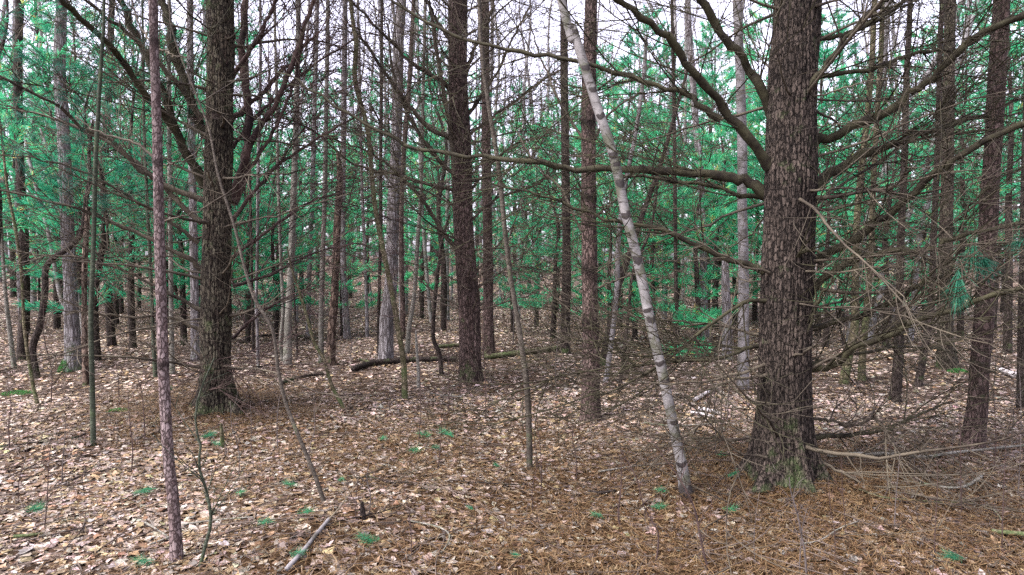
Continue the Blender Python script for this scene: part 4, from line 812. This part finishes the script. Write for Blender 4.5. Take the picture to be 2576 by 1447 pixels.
ROD = [
 ('fallen_log', 'dark rotting log lying in front of the tall grey ridged trunk', 'log', [(888, 936), (944, 921), (1030, 913), (1105, 911), (1150, 911)], 15, 12, 'dark', 2),
 ('fallen_log', 'mossy log stretching right from the foot of the centre pine', 'log', [(1217, 906), (1303, 896), (1404, 884)], 12, 14, 'mossy', 3),
 ('fallen_log', 'thin decayed log left of the bowed mossy sapling', 'log', [(707, 972), (747, 957), (813, 946)], 10, 7, 'dark', 1),
 ('fallen_log', 'short dark log behind the mossy log left of the centre pine', 'log', [(1105, 878), (1150, 874), (1180, 872)], 9, 8, 'mossy', 1),
 ('fallen_log', 'long dark pole lying behind the forked grey trunk', 'log', [(640, 850), (730, 846), (790, 856), (850, 858)], 6, 5, 'dark', 2),
 ('broken_branch', 'mossy broken branch poking up at the left end of the log', 'branch', [(940, 923), (925, 915), (905, 908)], 9, 4, 'mossy', 0),
 ('birch_log', 'upper white birch log piece right of the leaning birch', 'birch log', [(1747, 1014), (1777, 996), (1802, 981)], 10, 8, 'birch_log', 0),
 ('birch_log', 'middle white birch log piece right of the leaning birch', 'birch log', [(1757, 1036), (1790, 1042), (1812, 1049)], 11, 8, 'birch_log', 0),
 ('birch_log', 'lower white birch log piece right of the leaning birch', 'birch log', [(1737, 1046), (1770, 1050), (1796, 1056)], 9, 7, 'birch_log', 0),
 ('birch_log', 'white birch log beside the right edge behind the flaking pine', 'birch log', [(2518, 940), (2545, 950), (2590, 962)], 14, 16, 'birch_log', 0),
 ('birch_stick', 'pale birch stick slanting across the leaves at lower left centre', 'stick', [(722, 1446), (767, 1395), (803, 1349), (828, 1318)], 13, 10, 'birch_dull', 1),
 ('fallen_branch', 'long green grey fallen branch beside the thickest pine on the right', 'branch', [(2086, 1158), (2156, 1153), (2257, 1153), (2323, 1160), (2393, 1148), (2600, 1126)], 13, 5, 'smooth', 9),
 ('fallen_branch', 'green mossy branch cut by the lower right edge', 'branch', [(2494, 1349), (2540, 1354), (2600, 1360)], 11, 14, 'mossy', 0),
 ('fallen_branch', 'curved dead branch lying right below the long fallen branch', 'branch', [(2469, 1208), (2429, 1233), (2380, 1236), (2313, 1223)], 8, 5, 'smooth', 5),
 ('fallen_branch', 'forked thin branch lying by the right root of the thickest pine', 'branch', [(2160, 1240), (2220, 1260), (2330, 1270), (2450, 1275)], 5, 3, 'mossy', 5),
 ('fallen_stick', 'thin curved stick behind the foot of the curved sapling', 'stick', [(860, 1215), (930, 1208), (985, 1222), (1030, 1222)], 4, 3, 'dark', 1),
 ('fallen_stick', 'long dark stick running past the little stump', 'stick', [(800, 1345), (850, 1322), (950, 1300), (1010, 1280)], 5, 3, 'dark', 2),
 ('fallen_stick', 'bent bleached stick right of the little stump', 'stick', [(1030, 1320), (1100, 1335), (1130, 1355), (1122, 1385), (1110, 1400)], 4, 4, 'smooth', 0),
 ('fallen_stick', 'long straight thin stick below the slim grey brown sapling', 'stick', [(1130, 1216), (1230, 1224), (1330, 1228)], 4, 3, 'dark', 1),
 ('fallen_stick', 'pale stick lying left of the birch foot', 'stick', [(1505, 1195), (1600, 1180), (1690, 1172)], 5, 3, 'smooth', 1),
 ('fallen_stick', 'straight stick left of the thickest pine beyond the birch', 'stick', [(1620, 1070), (1700, 1078), (1790, 1072)], 4, 3, 'smooth', 1),
 ('fallen_stick', 'rough dark stick left of the white birch foot', 'stick', [(1480, 1246), (1510, 1249), (1548, 1243)], 8, 7, 'dark', 0),
 ('fallen_stick', 'grey stick leaning at the left foot of the nearest pine', 'stick', [(365, 1325), (395, 1342), (425, 1362)], 6, 4, 'smooth', 0),
 ('fallen_stick', 'second grey stick crossing at the nearest pine foot', 'stick', [(378, 1380), (410, 1368), (435, 1358)], 5, 4, 'smooth', 0),
 ('fallen_stick', 'long thin stick right of the nearest pine', 'stick', [(458, 1330), (540, 1318), (640, 1310)], 5, 3, 'smooth', 2),
 ('fallen_stick', 'mossy rotten stick near the lower left corner', 'stick', [(35, 1362), (75, 1358), (110, 1352)], 9, 6, 'mossy', 0),
 ('fallen_stick', 'short dark stick left of the green pole', 'stick', [(180, 1110), (200, 1105), (215, 1098)], 6, 4, 'dark', 0),
 ('fallen_stick', 'long thin stick across the leaves left of the nearest pine', 'stick', [(150, 1225), (200, 1205), (260, 1160)], 3, 2, 'dark', 1),
 ('fallen_stick', 'thin stick at the left edge of the leaves', 'stick', [(0, 1130), (60, 1124), (110, 1118)], 4, 3, 'dark', 1),
 ('fallen_stick', 'pale slanting stick at the lower right', 'stick', [(2480, 1275), (2505, 1298), (2520, 1318)], 5, 3, 'smooth', 0),
 ('fallen_stick', 'curved stick on the needles below the thickest pine', 'stick', [(2000, 1380), (2060, 1370), (2110, 1340), (2160, 1320)], 4, 3, 'smooth', 1),
 ('fallen_stick', 'dark bark covered stick in the far clearing', 'stick', [(1600, 1000), (1660, 1003), (1735, 1006)], 5, 4, 'dark', 1),
 ('fallen_stick', 'thin stick beyond the clearing right of the broken snag', 'stick', [(1080, 995), (1120, 1000), (1160, 1004)], 3, 3, 'smooth', 0),
]
for (nm, lb, ct, px, a, b_, mt, kb) in ROD: ground_rod(nm, lb, ct, px, a, b_, M[mt], kind_branch=kb, lift=0.02)
# two little stumps
for px, h_, w_, mt, lb in (((560, 1125), 60, 11, 'mossy', 'thin mossy broken stub in front of the left big pine'), ((914, 1306), 44, 15, 'dark', 'little splintered stump with whips beside it, lower centre')):
    pts, Yb = stem_pts([px, (px[0] - 2, px[1] - h_ * 0.5), (px[0] - 4, px[1] - h_)], None); base = Vector((pts[0].x, pts[0].y, pts[0].z + 0.04))
    rt = root('tree_stump', base, lb, 'stump'); trunk_mesh('stump_wood', pts, [pxr(w_, Yb), pxr(w_ * 0.85, Yb), pxr(w_ * 0.45, Yb)], 16, 30, M[mt], rt, base, 0.18, 0.2)

# thin bare shrubs and whips in the foreground, each one a thing
def whip(px, w0, label, mat, lvl=1, dens=5, Y=None, name='bare_shrub', group=None, sub=None):
    pts, Yb = stem_pts(px, Y, 0.0, 0); base = pts[0].copy(); base.z = float(hgt(base.x, base.y)) 
    rt = root(name, base, label, 'shrub', group); P = crom(pts, 16); T = Tubes(); T.add(P, [pxr(w0, Yb) * (1 - 0.6 * i / 15) for i in range(16)], 7); T.build('stem', mat, rt, base)
    r = random.Random(int(px[0][0] * 3 + px[0][1])); Ls = (P[-1] - P[0]).length
    for _ in range(int(Ls * dens * 2) + 1):
        T = Tubes(); i = r.randint(3, 14); d = (P[i + 1] - P[i]).normalized(); twig(T, P[i], d + perp(d, r) * 0.9, r.uniform(0.1, 0.45) * min(1, Ls), pxr(w0, Yb) * 0.35, lvl, r=r, dens=5); T.build('twig', mat, rt, base)
    return rt
whip([(494, 1450), (512, 1390), (530, 1322), (527, 1270), (515, 1221), (500, 1171), (505, 1121), (492, 1070), (500, 994), (540, 900)], 10, 'dark crooked bare shrub right of the nearest reddish pine', M['green'], 1, 6, Y=3.35)
whip([(515, 1215), (490, 1185), (460, 1160), (438, 1148)], 6, 'side stem of dark crooked shrub leaning onto the nearest pine', M['green'], 1, 4, Y=3.35) if False else None
whip([(1645, 1420), (1655, 1380), (1655, 1340), (1640, 1310), (1618, 1270), (1600, 1200), (1560, 1130)], 5, 'thin bare shrub with crossing stems, lower middle right', TP, 1, 7)
whip([(1790, 1446), (1765, 1370), (1752, 1300), (1735, 1250), (1700, 1190), (1660, 1140)], 6, 'bare dark shrub below the white birch at the bottom edge', TP, 1, 7, Y=3.5)
whip([(2030, 1460), (2025, 1400), (2015, 1340), (2005, 1290), (1990, 1240), (1985, 1200)], 6, 'pale thin shrub on needles before the thickest pine', TG, 1, 6, Y=3.35)
whip([(2010, 1440), (2013, 1390), (2018, 1330), (2030, 1280)], 4, 'second pale stem beside the thin shrub before thickest pine', TG, 1, 5, Y=3.4)
whip([(1570, 1330), (1555, 1300), (1562, 1230), (1563, 1160)], 5, 'short bare shrub left of the lower middle sprig', TP, 1, 6)
W2 = [(45, 1270, 30, 190), (110, 1330, 20, 230), (155, 1215, 10, 160), (215, 1240, -14, 100), (300, 1025, -22, 230), (128, 1020, -18, 260), (365, 1110, -20, 170), (895, 1310, -18, 130), (903, 1290, -8, 110), (925, 1300, 6, 150), (1035, 1400, -20, 180),
      (1052, 1120, 4, 260), (1100, 1180, 10, 160), (1222, 1060, -8, 300), (1340, 1290, 6, 180), (1360, 1250, -10, 200), (1450, 1210, -6, 160), (1400, 1000, 6, 240), (640, 1180, -10, 170), (700, 1130, 5, 140), (600, 1200, -20, 190), (780, 1180, 10, 150), (1900, 1420, 10, 180), (2130, 1360, -12, 210),
      (2250, 1330, 14, 190), (2350, 1400, 8, 240), (2420, 1300, -6, 260), (2520, 1380, 10, 260), (2100, 1420, -16, 220), (1800, 1150, 6, 230), (1780, 1030, -6, 200), (1130, 1040, -8, 240), (880, 900, -6, 110), (330, 1190, -8, 200), (25, 1130, -6, 170), (1830, 1060, 10, 260), (2500, 1190, 6, 300), (2400, 1180, 8, 220), (2300, 1200, 10, 260), (2560, 1250, 4, 330)]
for (x_, y_, dx, h_) in W2:
    r = random.Random(x_); px = [(x_, y_), (x_ + dx * 0.2 + r.uniform(-6, 6), y_ - h_ * 0.33), (x_ + dx * 0.7 + r.uniform(-8, 8), y_ - h_ * 0.66), (x_ + dx, y_ - h_)]
    whip(px, r.uniform(2.2, 3.6), 'thin bare leafless whip growing out of the leaf litter', TP if r.random() < 0.6 else TG, 0, 3, name='bare_whip', group='thin bare whips on the forest floor')

# ---------------------------------------------------------------- the woods behind: a few trees of each kind, copied one by one
def copy_tree(o, loc, rz, s, label=None):
    c = o.copy(); C.objects.link(c); c.location = loc; c.rotation_euler = (rnd.uniform(-0.03, 0.03), rnd.uniform(-0.03, 0.03), rz); c.scale = (s, s, s)
    for ch in o.children:
        d = ch.copy(); C.objects.link(d); d.parent = c
    return c
def conifer(h, z0, Lmax, tuft_n, seed, label, group, mat='needles', rb=0.05, dead=0.0, trunkmat='dark', tl=0.13, wd=0.0075):
    r = random.Random(seed); rt = root('pine_tree', (0, 0, 0), label, 'pine tree', group); O = Vector((0, 0, 0))
    pts = [Vector((r.uniform(-.05, .05) * k, r.uniform(-.05, .05) * k, h * k / 5 - (0.05 if k == 0 else 0))) for k in range(6)]
    trunk_mesh('trunk', pts, [rb * 1.15, rb, rb * 0.85, rb * 0.6, rb * 0.35, rb * 0.1], 12, 50, M[trunkmat], rt, O, 0.05, 0.2)
    T = Tubes(); TD = Tubes(); tf = []; z = z0
    while z < h - 0.15:
        u = (z - z0) / (h - z0); Lb = Lmax * (1 - u) ** 0.75 * (0.55 + 0.45 * min(1, u * 4)) + 0.15; a0 = r.random() * 6.28
        for k in range(r.randint(4, 6)):
            if r.random() < 0.12: continue
            a = a0 + k * 1.25 + r.uniform(-.3, .3); e = r.uniform(0.0, 0.35) + u * 0.4
            d = Vector((math.cos(a) * math.cos(e), math.sin(a) * math.cos(e), math.sin(e))); L0 = Lb * r.uniform(0.65, 1.15); n = 8
            P = arc(on_trunk(pts, z), d, L0, n, r.uniform(-0.1, 0.35), 0.05, r, Vector((0, 0, 1)))
            T.add(P, [(0.005 + 0.006 * L0) * (1 - 0.7 * i / 7) for i in range(n)], 4)
            ns = int(3 + L0 * 6)
            for q in range(ns):
                w_ = r.uniform(0.3, 1.0) * (n - 1); i = min(int(w_), n - 2); p = P[i].lerp(P[i + 1], w_ - i); dd = (P[i + 1] - P[i]).normalized()
                s = Vector((-dd.y, dd.x, r.uniform(-0.15, 0.25))) * (1 if r.random() < 0.5 else -1); d2 = (dd * 0.8 + s * r.uniform(0.4, 1.0)).normalized()
                l2 = r.uniform(0.12, 0.4) * (0.5 + 0.5 * L0); Q = arc(p, d2, l2, 4, 0.3, 0.05, r, Vector((0, 0, 1)))
                T.add(Q, [0.004, 0.003, 0.002, 0.0015], 3)
                tf.append((Q[-1], (Q[-1] - Q[-2]).normalized(), tl, tuft_n)); 
                if l2 > 0.2: tf.append((Q[2], (Q[-1] - Q[-2]).normalized(), tl, tuft_n * 2 // 3))
            tf.append((P[-1], (P[-1] - P[-2]).normalized(), tl, tuft_n))
        z += r.uniform(0.22, 0.42) * (1 + 0.05 * h)
    z = 1.0
    while dead and z < z0:
        for _ in range(4):
            a = r.random() * 6.28; e = r.uniform(-0.1, 0.5)
            twig(TD, on_trunk(pts, z), Vector((math.cos(a), math.sin(a), math.sin(e))), r.uniform(0.6, 1.8) * dead, 0.009, 2, r=r, dens=5)
        z += r.uniform(0.25, 0.4)
    if TD.g: tag(TD.build('branch_tangle', TO, rt), kind='stuff')
    tag(T.build('branch_frame', TO, rt), kind='stuff')
    needles('crown', tf, M[mat], rt, droop=0.05, width=wd, spread=0.8)
    return rt
def pole(h, rb, mat, seed, label, cat, name, group, z0=4.0, tm=None, lean=0.0):
    r = random.Random(seed); rt = root(name, (0, 0, 0), label, cat, group)
    pts = [Vector((lean * k + r.uniform(-.09, .09) * k, r.uniform(-.09, .09) * k, h * k / 6 - (0.05 if k == 0 else 0))) for k in range(7)]
    trunk_mesh('trunk', pts, [rb * 1.1, rb, rb * 0.9, rb * 0.8, rb * 0.6, rb * 0.4, rb * 0.1], 12, 60, M[mat], rt, (0, 0, 0), 0.05, 0.2)
    T = Tubes(); z = z0
    while z < h:
        a = r.random() * 6.28; e = r.uniform(0.4, 1.0)
        twig(T, on_trunk(pts, z), Vector((math.cos(a) * math.cos(e), math.sin(a) * math.cos(e), math.sin(e))), r.uniform(0.7, 2.2), 0.009, 2, r=r, dens=4, up=0.5)
        z += r.uniform(0.3, 0.7)
    tag(T.build('branch_tangle', tm or TG, rt), kind='stuff')
    return rt
G1, G2, G3, G4, G5 = 'young green pines in the understory', 'tall pines standing in the woods', 'bare grey hardwood poles in the woods', 'white birches deeper in the woods', 'dark twiggy pines in the woods'
LB = {G1: 'young pine with soft blue green needles growing in the understory behind the clearing', G2: 'tall pine with green crown high above a bare trunk deep in the woods', G3: 'slim grey leafless hardwood trunk in the woods behind the clearing',
      G4: 'white barked birch trunk in the woods behind the clearing', G5: 'dark pine trunk covered in dead twigs deep in the woods'}
U = [conifer(h, z0, Lm, 15, 100 + i, LB[G1], G1, rb=0.035 + 0.004 * h, mat='needles', dead=0, tl=0.15, wd=0.009) for i, (h, z0, Lm) in enumerate([(4.2, 0.7, 1.3), (6.0, 1.3, 1.7), (7.5, 1.8, 1.9), (5.2, 0.9, 1.5), (7.2, 2.4, 1.8)])]
TALL = [conifer(h, z0, Lm, 11, 200 + i, LB[G2], G2, rb=0.15, dead=1.3, tl=0.16, wd=0.009) for i, (h, z0, Lm) in enumerate([(17, 6.5, 2.6), (20, 8.5, 3.0), (15, 5.0, 2.4)])]
POLE = [pole(h, rb, mt, 300 + i, LB[G3], 'tree', 'hardwood_tree', G3, z0=z0, lean=ln) for i, (h, rb, mt, z0, ln) in enumerate([(14, 0.065, 'pale', 4, 0.05), (12, 0.04, 'pale', 3, -0.12), (16, 0.10, 'grey', 5, 0.0), (9, 0.03, 'smooth', 2.0, 0.15), (13, 0.05, 'pale', 3.5, -0.05), (11, 0.035, 'pale', 3.5, 0.1)])]
BIR = [pole(h, rb, 'birch', 400 + i, LB[G4], 'birch tree', 'birch_tree', G4, z0=z0, lean=ln) for i, (h, rb, z0, ln) in enumerate([(14, 0.08, 5, 0.1), (12, 0.055, 4, -0.2)])]
def deadpine(seed, h, rb):
    r = random.Random(seed); rt = root('pine_tree', (0, 0, 0), LB[G5], 'pine tree', G5)
    pts = [Vector((r.uniform(-.06, .06) * k, r.uniform(-.06, .06) * k, h * k / 6 - (0.05 if k == 0 else 0))) for k in range(7)]
    trunk_mesh('trunk', pts, [rb * 1.1, rb, rb * .9, rb * .75, rb * .55, rb * .35, rb * .1], 14, 60, M['dark'], rt, (0, 0, 0), 0.05, 0.25)
    T = Tubes(); z = 0.8; tips = []
    while z < h:
        for _ in range(5):
            a = r.random() * 6.28; e = r.uniform(0.0, 0.8); tl = [] 
            twig(T, on_trunk(pts, z), Vector((math.cos(a), math.sin(a), math.sin(e))), r.uniform(0.6, 2.0), 0.011, 2, tips=tl if z > 6 else None, r=r, dens=4.5)
            tips += tl[::3]
        z += r.uniform(0.25, 0.45)
    tag(T.build('branch_tangle', TO, rt), kind='stuff'); needles('crown', [(p, d, 0.16, 9) for p, d in tips], M['needles'], rt, width=0.009)
    return rt
DP = [deadpine(500, 13, 0.10), deadpine(501, 11, 0.075)]
used = set()
g = ground(1732, 905); SM = conifer(0.75, 0.08, 0.42, 40, 777, 'tiny bushy bright green pine seedling seen low between the birch and the thickest pine', None, rb=0.012, tl=0.15, wd=0.006); SM.location = g
def place(kind, x, y, s, rz=None):
    z = float(hgt(x, y)) - 0.03; rz = rnd.random() * 6.28 if rz is None else rz
    k = id(kind)
    if k not in used:
        used.add(k); kind.location = (x, y, z); kind.rotation_euler = (0, 0, rz); kind.scale = (s, s, s)
    else: copy_tree(kind, (x, y, z), rz, s)
    OCC.append((x, y))
def free(x, y, d):
    return all((x - a) ** 2 + (y - b) ** 2 > d * d for a, b in OCC)
# understory pines where the photo shows the green masses: picture x, depth, which, size
for px, Y, k, s in [(60, 14.5, 1, 1.0), (200, 14.5, 2, .95), (330, 12, 1, .95), (420, 15, 4, .9), (-20, 9.5, 4, 0.85), (140, 16, 4, 1.), (290, 17, 1, 1.), (620, 16, 3, .9), (690, 18, 1, 1.0), (560, 20, 1, 1.0), (760, 21, 2, 1.0), (860, 17.5, 3, 0.9), (880, 23, 2, 1.), (800, 26, 4, 1.1), (920, 20, 1, .9),
                  (1060, 22, 2, 1), (1100, 27, 4, 1.1), (1290, 20, 1, 1.0), (1350, 16.5, 3, .95), (1330, 24, 4, 1), (1400, 19, 1, 1.0), (1290, 14.5, 0, .8), (1560, 15.5, 1, 1.0), (1630, 18, 2, 1.05), (1600, 13.5, 3, .9), (1700, 16.5, 4, .95), (1800, 15, 1, .95), (1780, 20, 2, 1.1), (1480, 21, 2, 1), (240, 10.5, 3, .9), (460, 12.5, 0, 1.0), (620, 13, 0, .9), (690, 14, 3, .8), (860, 14.5, 0, .9), (1390, 13.5, 0, .9), (1530, 12.5, 0, .8), (1640, 12.5, 3, .8), (1760, 12, 0, .9), (1950, 13, 3, .9), (2230, 12.5, 3, .9), (2080, 11.8, 0, .9), (1060, 17.5, 0, 1), (560, 15, 3, 1),
                  (2060, 14.5, 2, .9), (2120, 16, 1, 1), (2180, 19, 4, 1), (2330, 18, 2, 1), (2420, 13.5, 4, .9), (2540, 11.5, 4, .9), (2500, 16, 2, 1.1), (2600, 14, 2, 1), (1900, 18, 4, 1), (1000, 30, 4, 1.3), (480, 25, 4, 1.2), (1200, 32, 4, 1.3), (1650, 28, 4, 1.2)]:
    x = (px - 1288) / F0 * Y
    place(U[k], x, Y, s)
def scatter(kinds, n, y0, y1, dmin, smin=0.85, smax=1.15, power=2.0, fil=None):
    c = 0; tries = 0
    while c < n and tries < n * 60:
        tries += 1; y = (y0 ** power + rnd.random() * (y1 ** power - y0 ** power)) ** (1 / power); x = rnd.uniform(-1, 1) * (0.77 * y + 1.5)
        if not free(x, y, dmin) or (fil and not fil(x, y)): continue
        place(kinds[c % len(kinds)] if c < len(kinds) else rnd.choice(kinds), x, y, rnd.uniform(smin, smax)); c += 1
def cols(x, y):
    p = 1288 + x / y * F0
    return not (700 < p < 1110 or 1150 < p < 1260) and p < 2650
scatter(U, 30, 12.5, 21, 0.9, 0.75, 1.1, fil=cols)
scatter(DP, 6, 13.5, 45, 1.0, power=1.5)
scatter(POLE, 150, 13.5, 50, 0.7, power=1.5)
scatter(BIR, 36, 14, 48, 0.9, power=1.5)
scatter(TALL, 7, 17, 60, 1.5, 0.85, 1.2, power=1.6)
scatter(U, 32, 19, 50, 1.2, 0.9, 1.3, power=1.6)

# dry beech leaves still hanging on little trees in the middle distance
for px, py, hw in ((1290, 770, 60), (1225, 760, 40), (2120, 820, 70)):
    Y = 12.5; r = random.Random(px); g = ground(px, 870); rt = root('beech_sapling', g, 'little beech holding pale dry leaves %s' % {1290: 'right of the brown pine', 1225: 'behind the centre pine', 2120: 'beyond the thickest pine'}[px], 'sapling')
    T = Tubes(); tips = []; P = arc(g.copy(), Vector((0, 0, 1)), 1.9, 8, 0.1, 0.05, r); T.add(P, [0.012 * (1 - 0.1 * i) for i in range(8)], 6); T.build('trunk', TG, rt, g); T = Tubes()
    for i in range(16): twig(T, P[r.randint(2, 7)], Vector((r.gauss(0, 1), r.gauss(0, 1), 0.4)), r.uniform(0.3, 0.8), 0.004, 1, tips, r=r)
    T.build('branch_tangle', TG, rt, g); needles('crown', [(p, Vector((d.x, d.y, -0.5)), 0.07, 3) for p, d in tips], M['beech'], rt, g, width=0.035)

# the woods beyond what can be told apart
T = Tubes(); tf = []; r = random.Random(77)
for _ in range(200):
    y = r.uniform(58, 95); x = r.uniform(-1, 1) * 0.85 * y; z = float(hgt(x, y)); h = r.uniform(12, 22); rb = r.uniform(0.08, 0.2)
    P = [Vector((x + r.uniform(-.3, .3), y, z + h * k / 4)) for k in range(5)]; T.add(P, [rb, rb * .85, rb * .7, rb * .45, rb * .1], 5)
    for _ in range(14): twig(T, on_trunk(P, z + r.uniform(3, h)), Vector((r.gauss(0, 1), r.gauss(0, 1), 0.6)), r.uniform(1, 3), 0.03, 1, r=r, dens=1.5)
    if r.random() < 0.3:
        for _ in range(30):
            zz = r.uniform(0.2, 1); rr = 2.2 * (1.15 - zz); a = r.random() * 6.28; tf.append((Vector((x + rr * math.cos(a) * r.random(), y + rr * math.sin(a) * r.random(), z + h * zz)), Vector((math.cos(a), math.sin(a), .1)), 0.5, 8))
tag(T.build('distant_woods', M['twig_grey']), 'mass of grey trunks closing the view at the back of the forest', 'forest', kind='stuff')
tag(needles('distant_foliage', tf, M['needles'], None, width=0.02), 'blue green needles of the distant pines between the far trunks', 'foliage', kind='stuff')

HAZE = False
if HAZE:
    bm = bpy.data.meshes.new('haze'); v = [(x_, y_, z_) for x_ in (-160, 160) for y_ in (-85, 230) for z_ in (-3, 30)]
    bm.from_pydata(v, [], [(0, 1, 3, 2), (4, 6, 7, 5), (0, 4, 5, 1), (2, 3, 7, 6), (0, 2, 6, 4), (1, 5, 7, 3)])
    hm = bpy.data.materials.new('haze'); hm.use_nodes = True; hm.node_tree.nodes.clear()
    pv = hm.node_tree.nodes.new('ShaderNodeVolumePrincipled'); pv.inputs['Color'].default_value = (0.9, 0.93, 0.95, 1); pv.inputs['Density'].default_value = 0.0022
    ou = hm.node_tree.nodes.new('ShaderNodeOutputMaterial'); hm.node_tree.links.new(pv.outputs[0], ou.inputs['Volume'])
    tag(link('haze', bm, hm), kind='stuff')
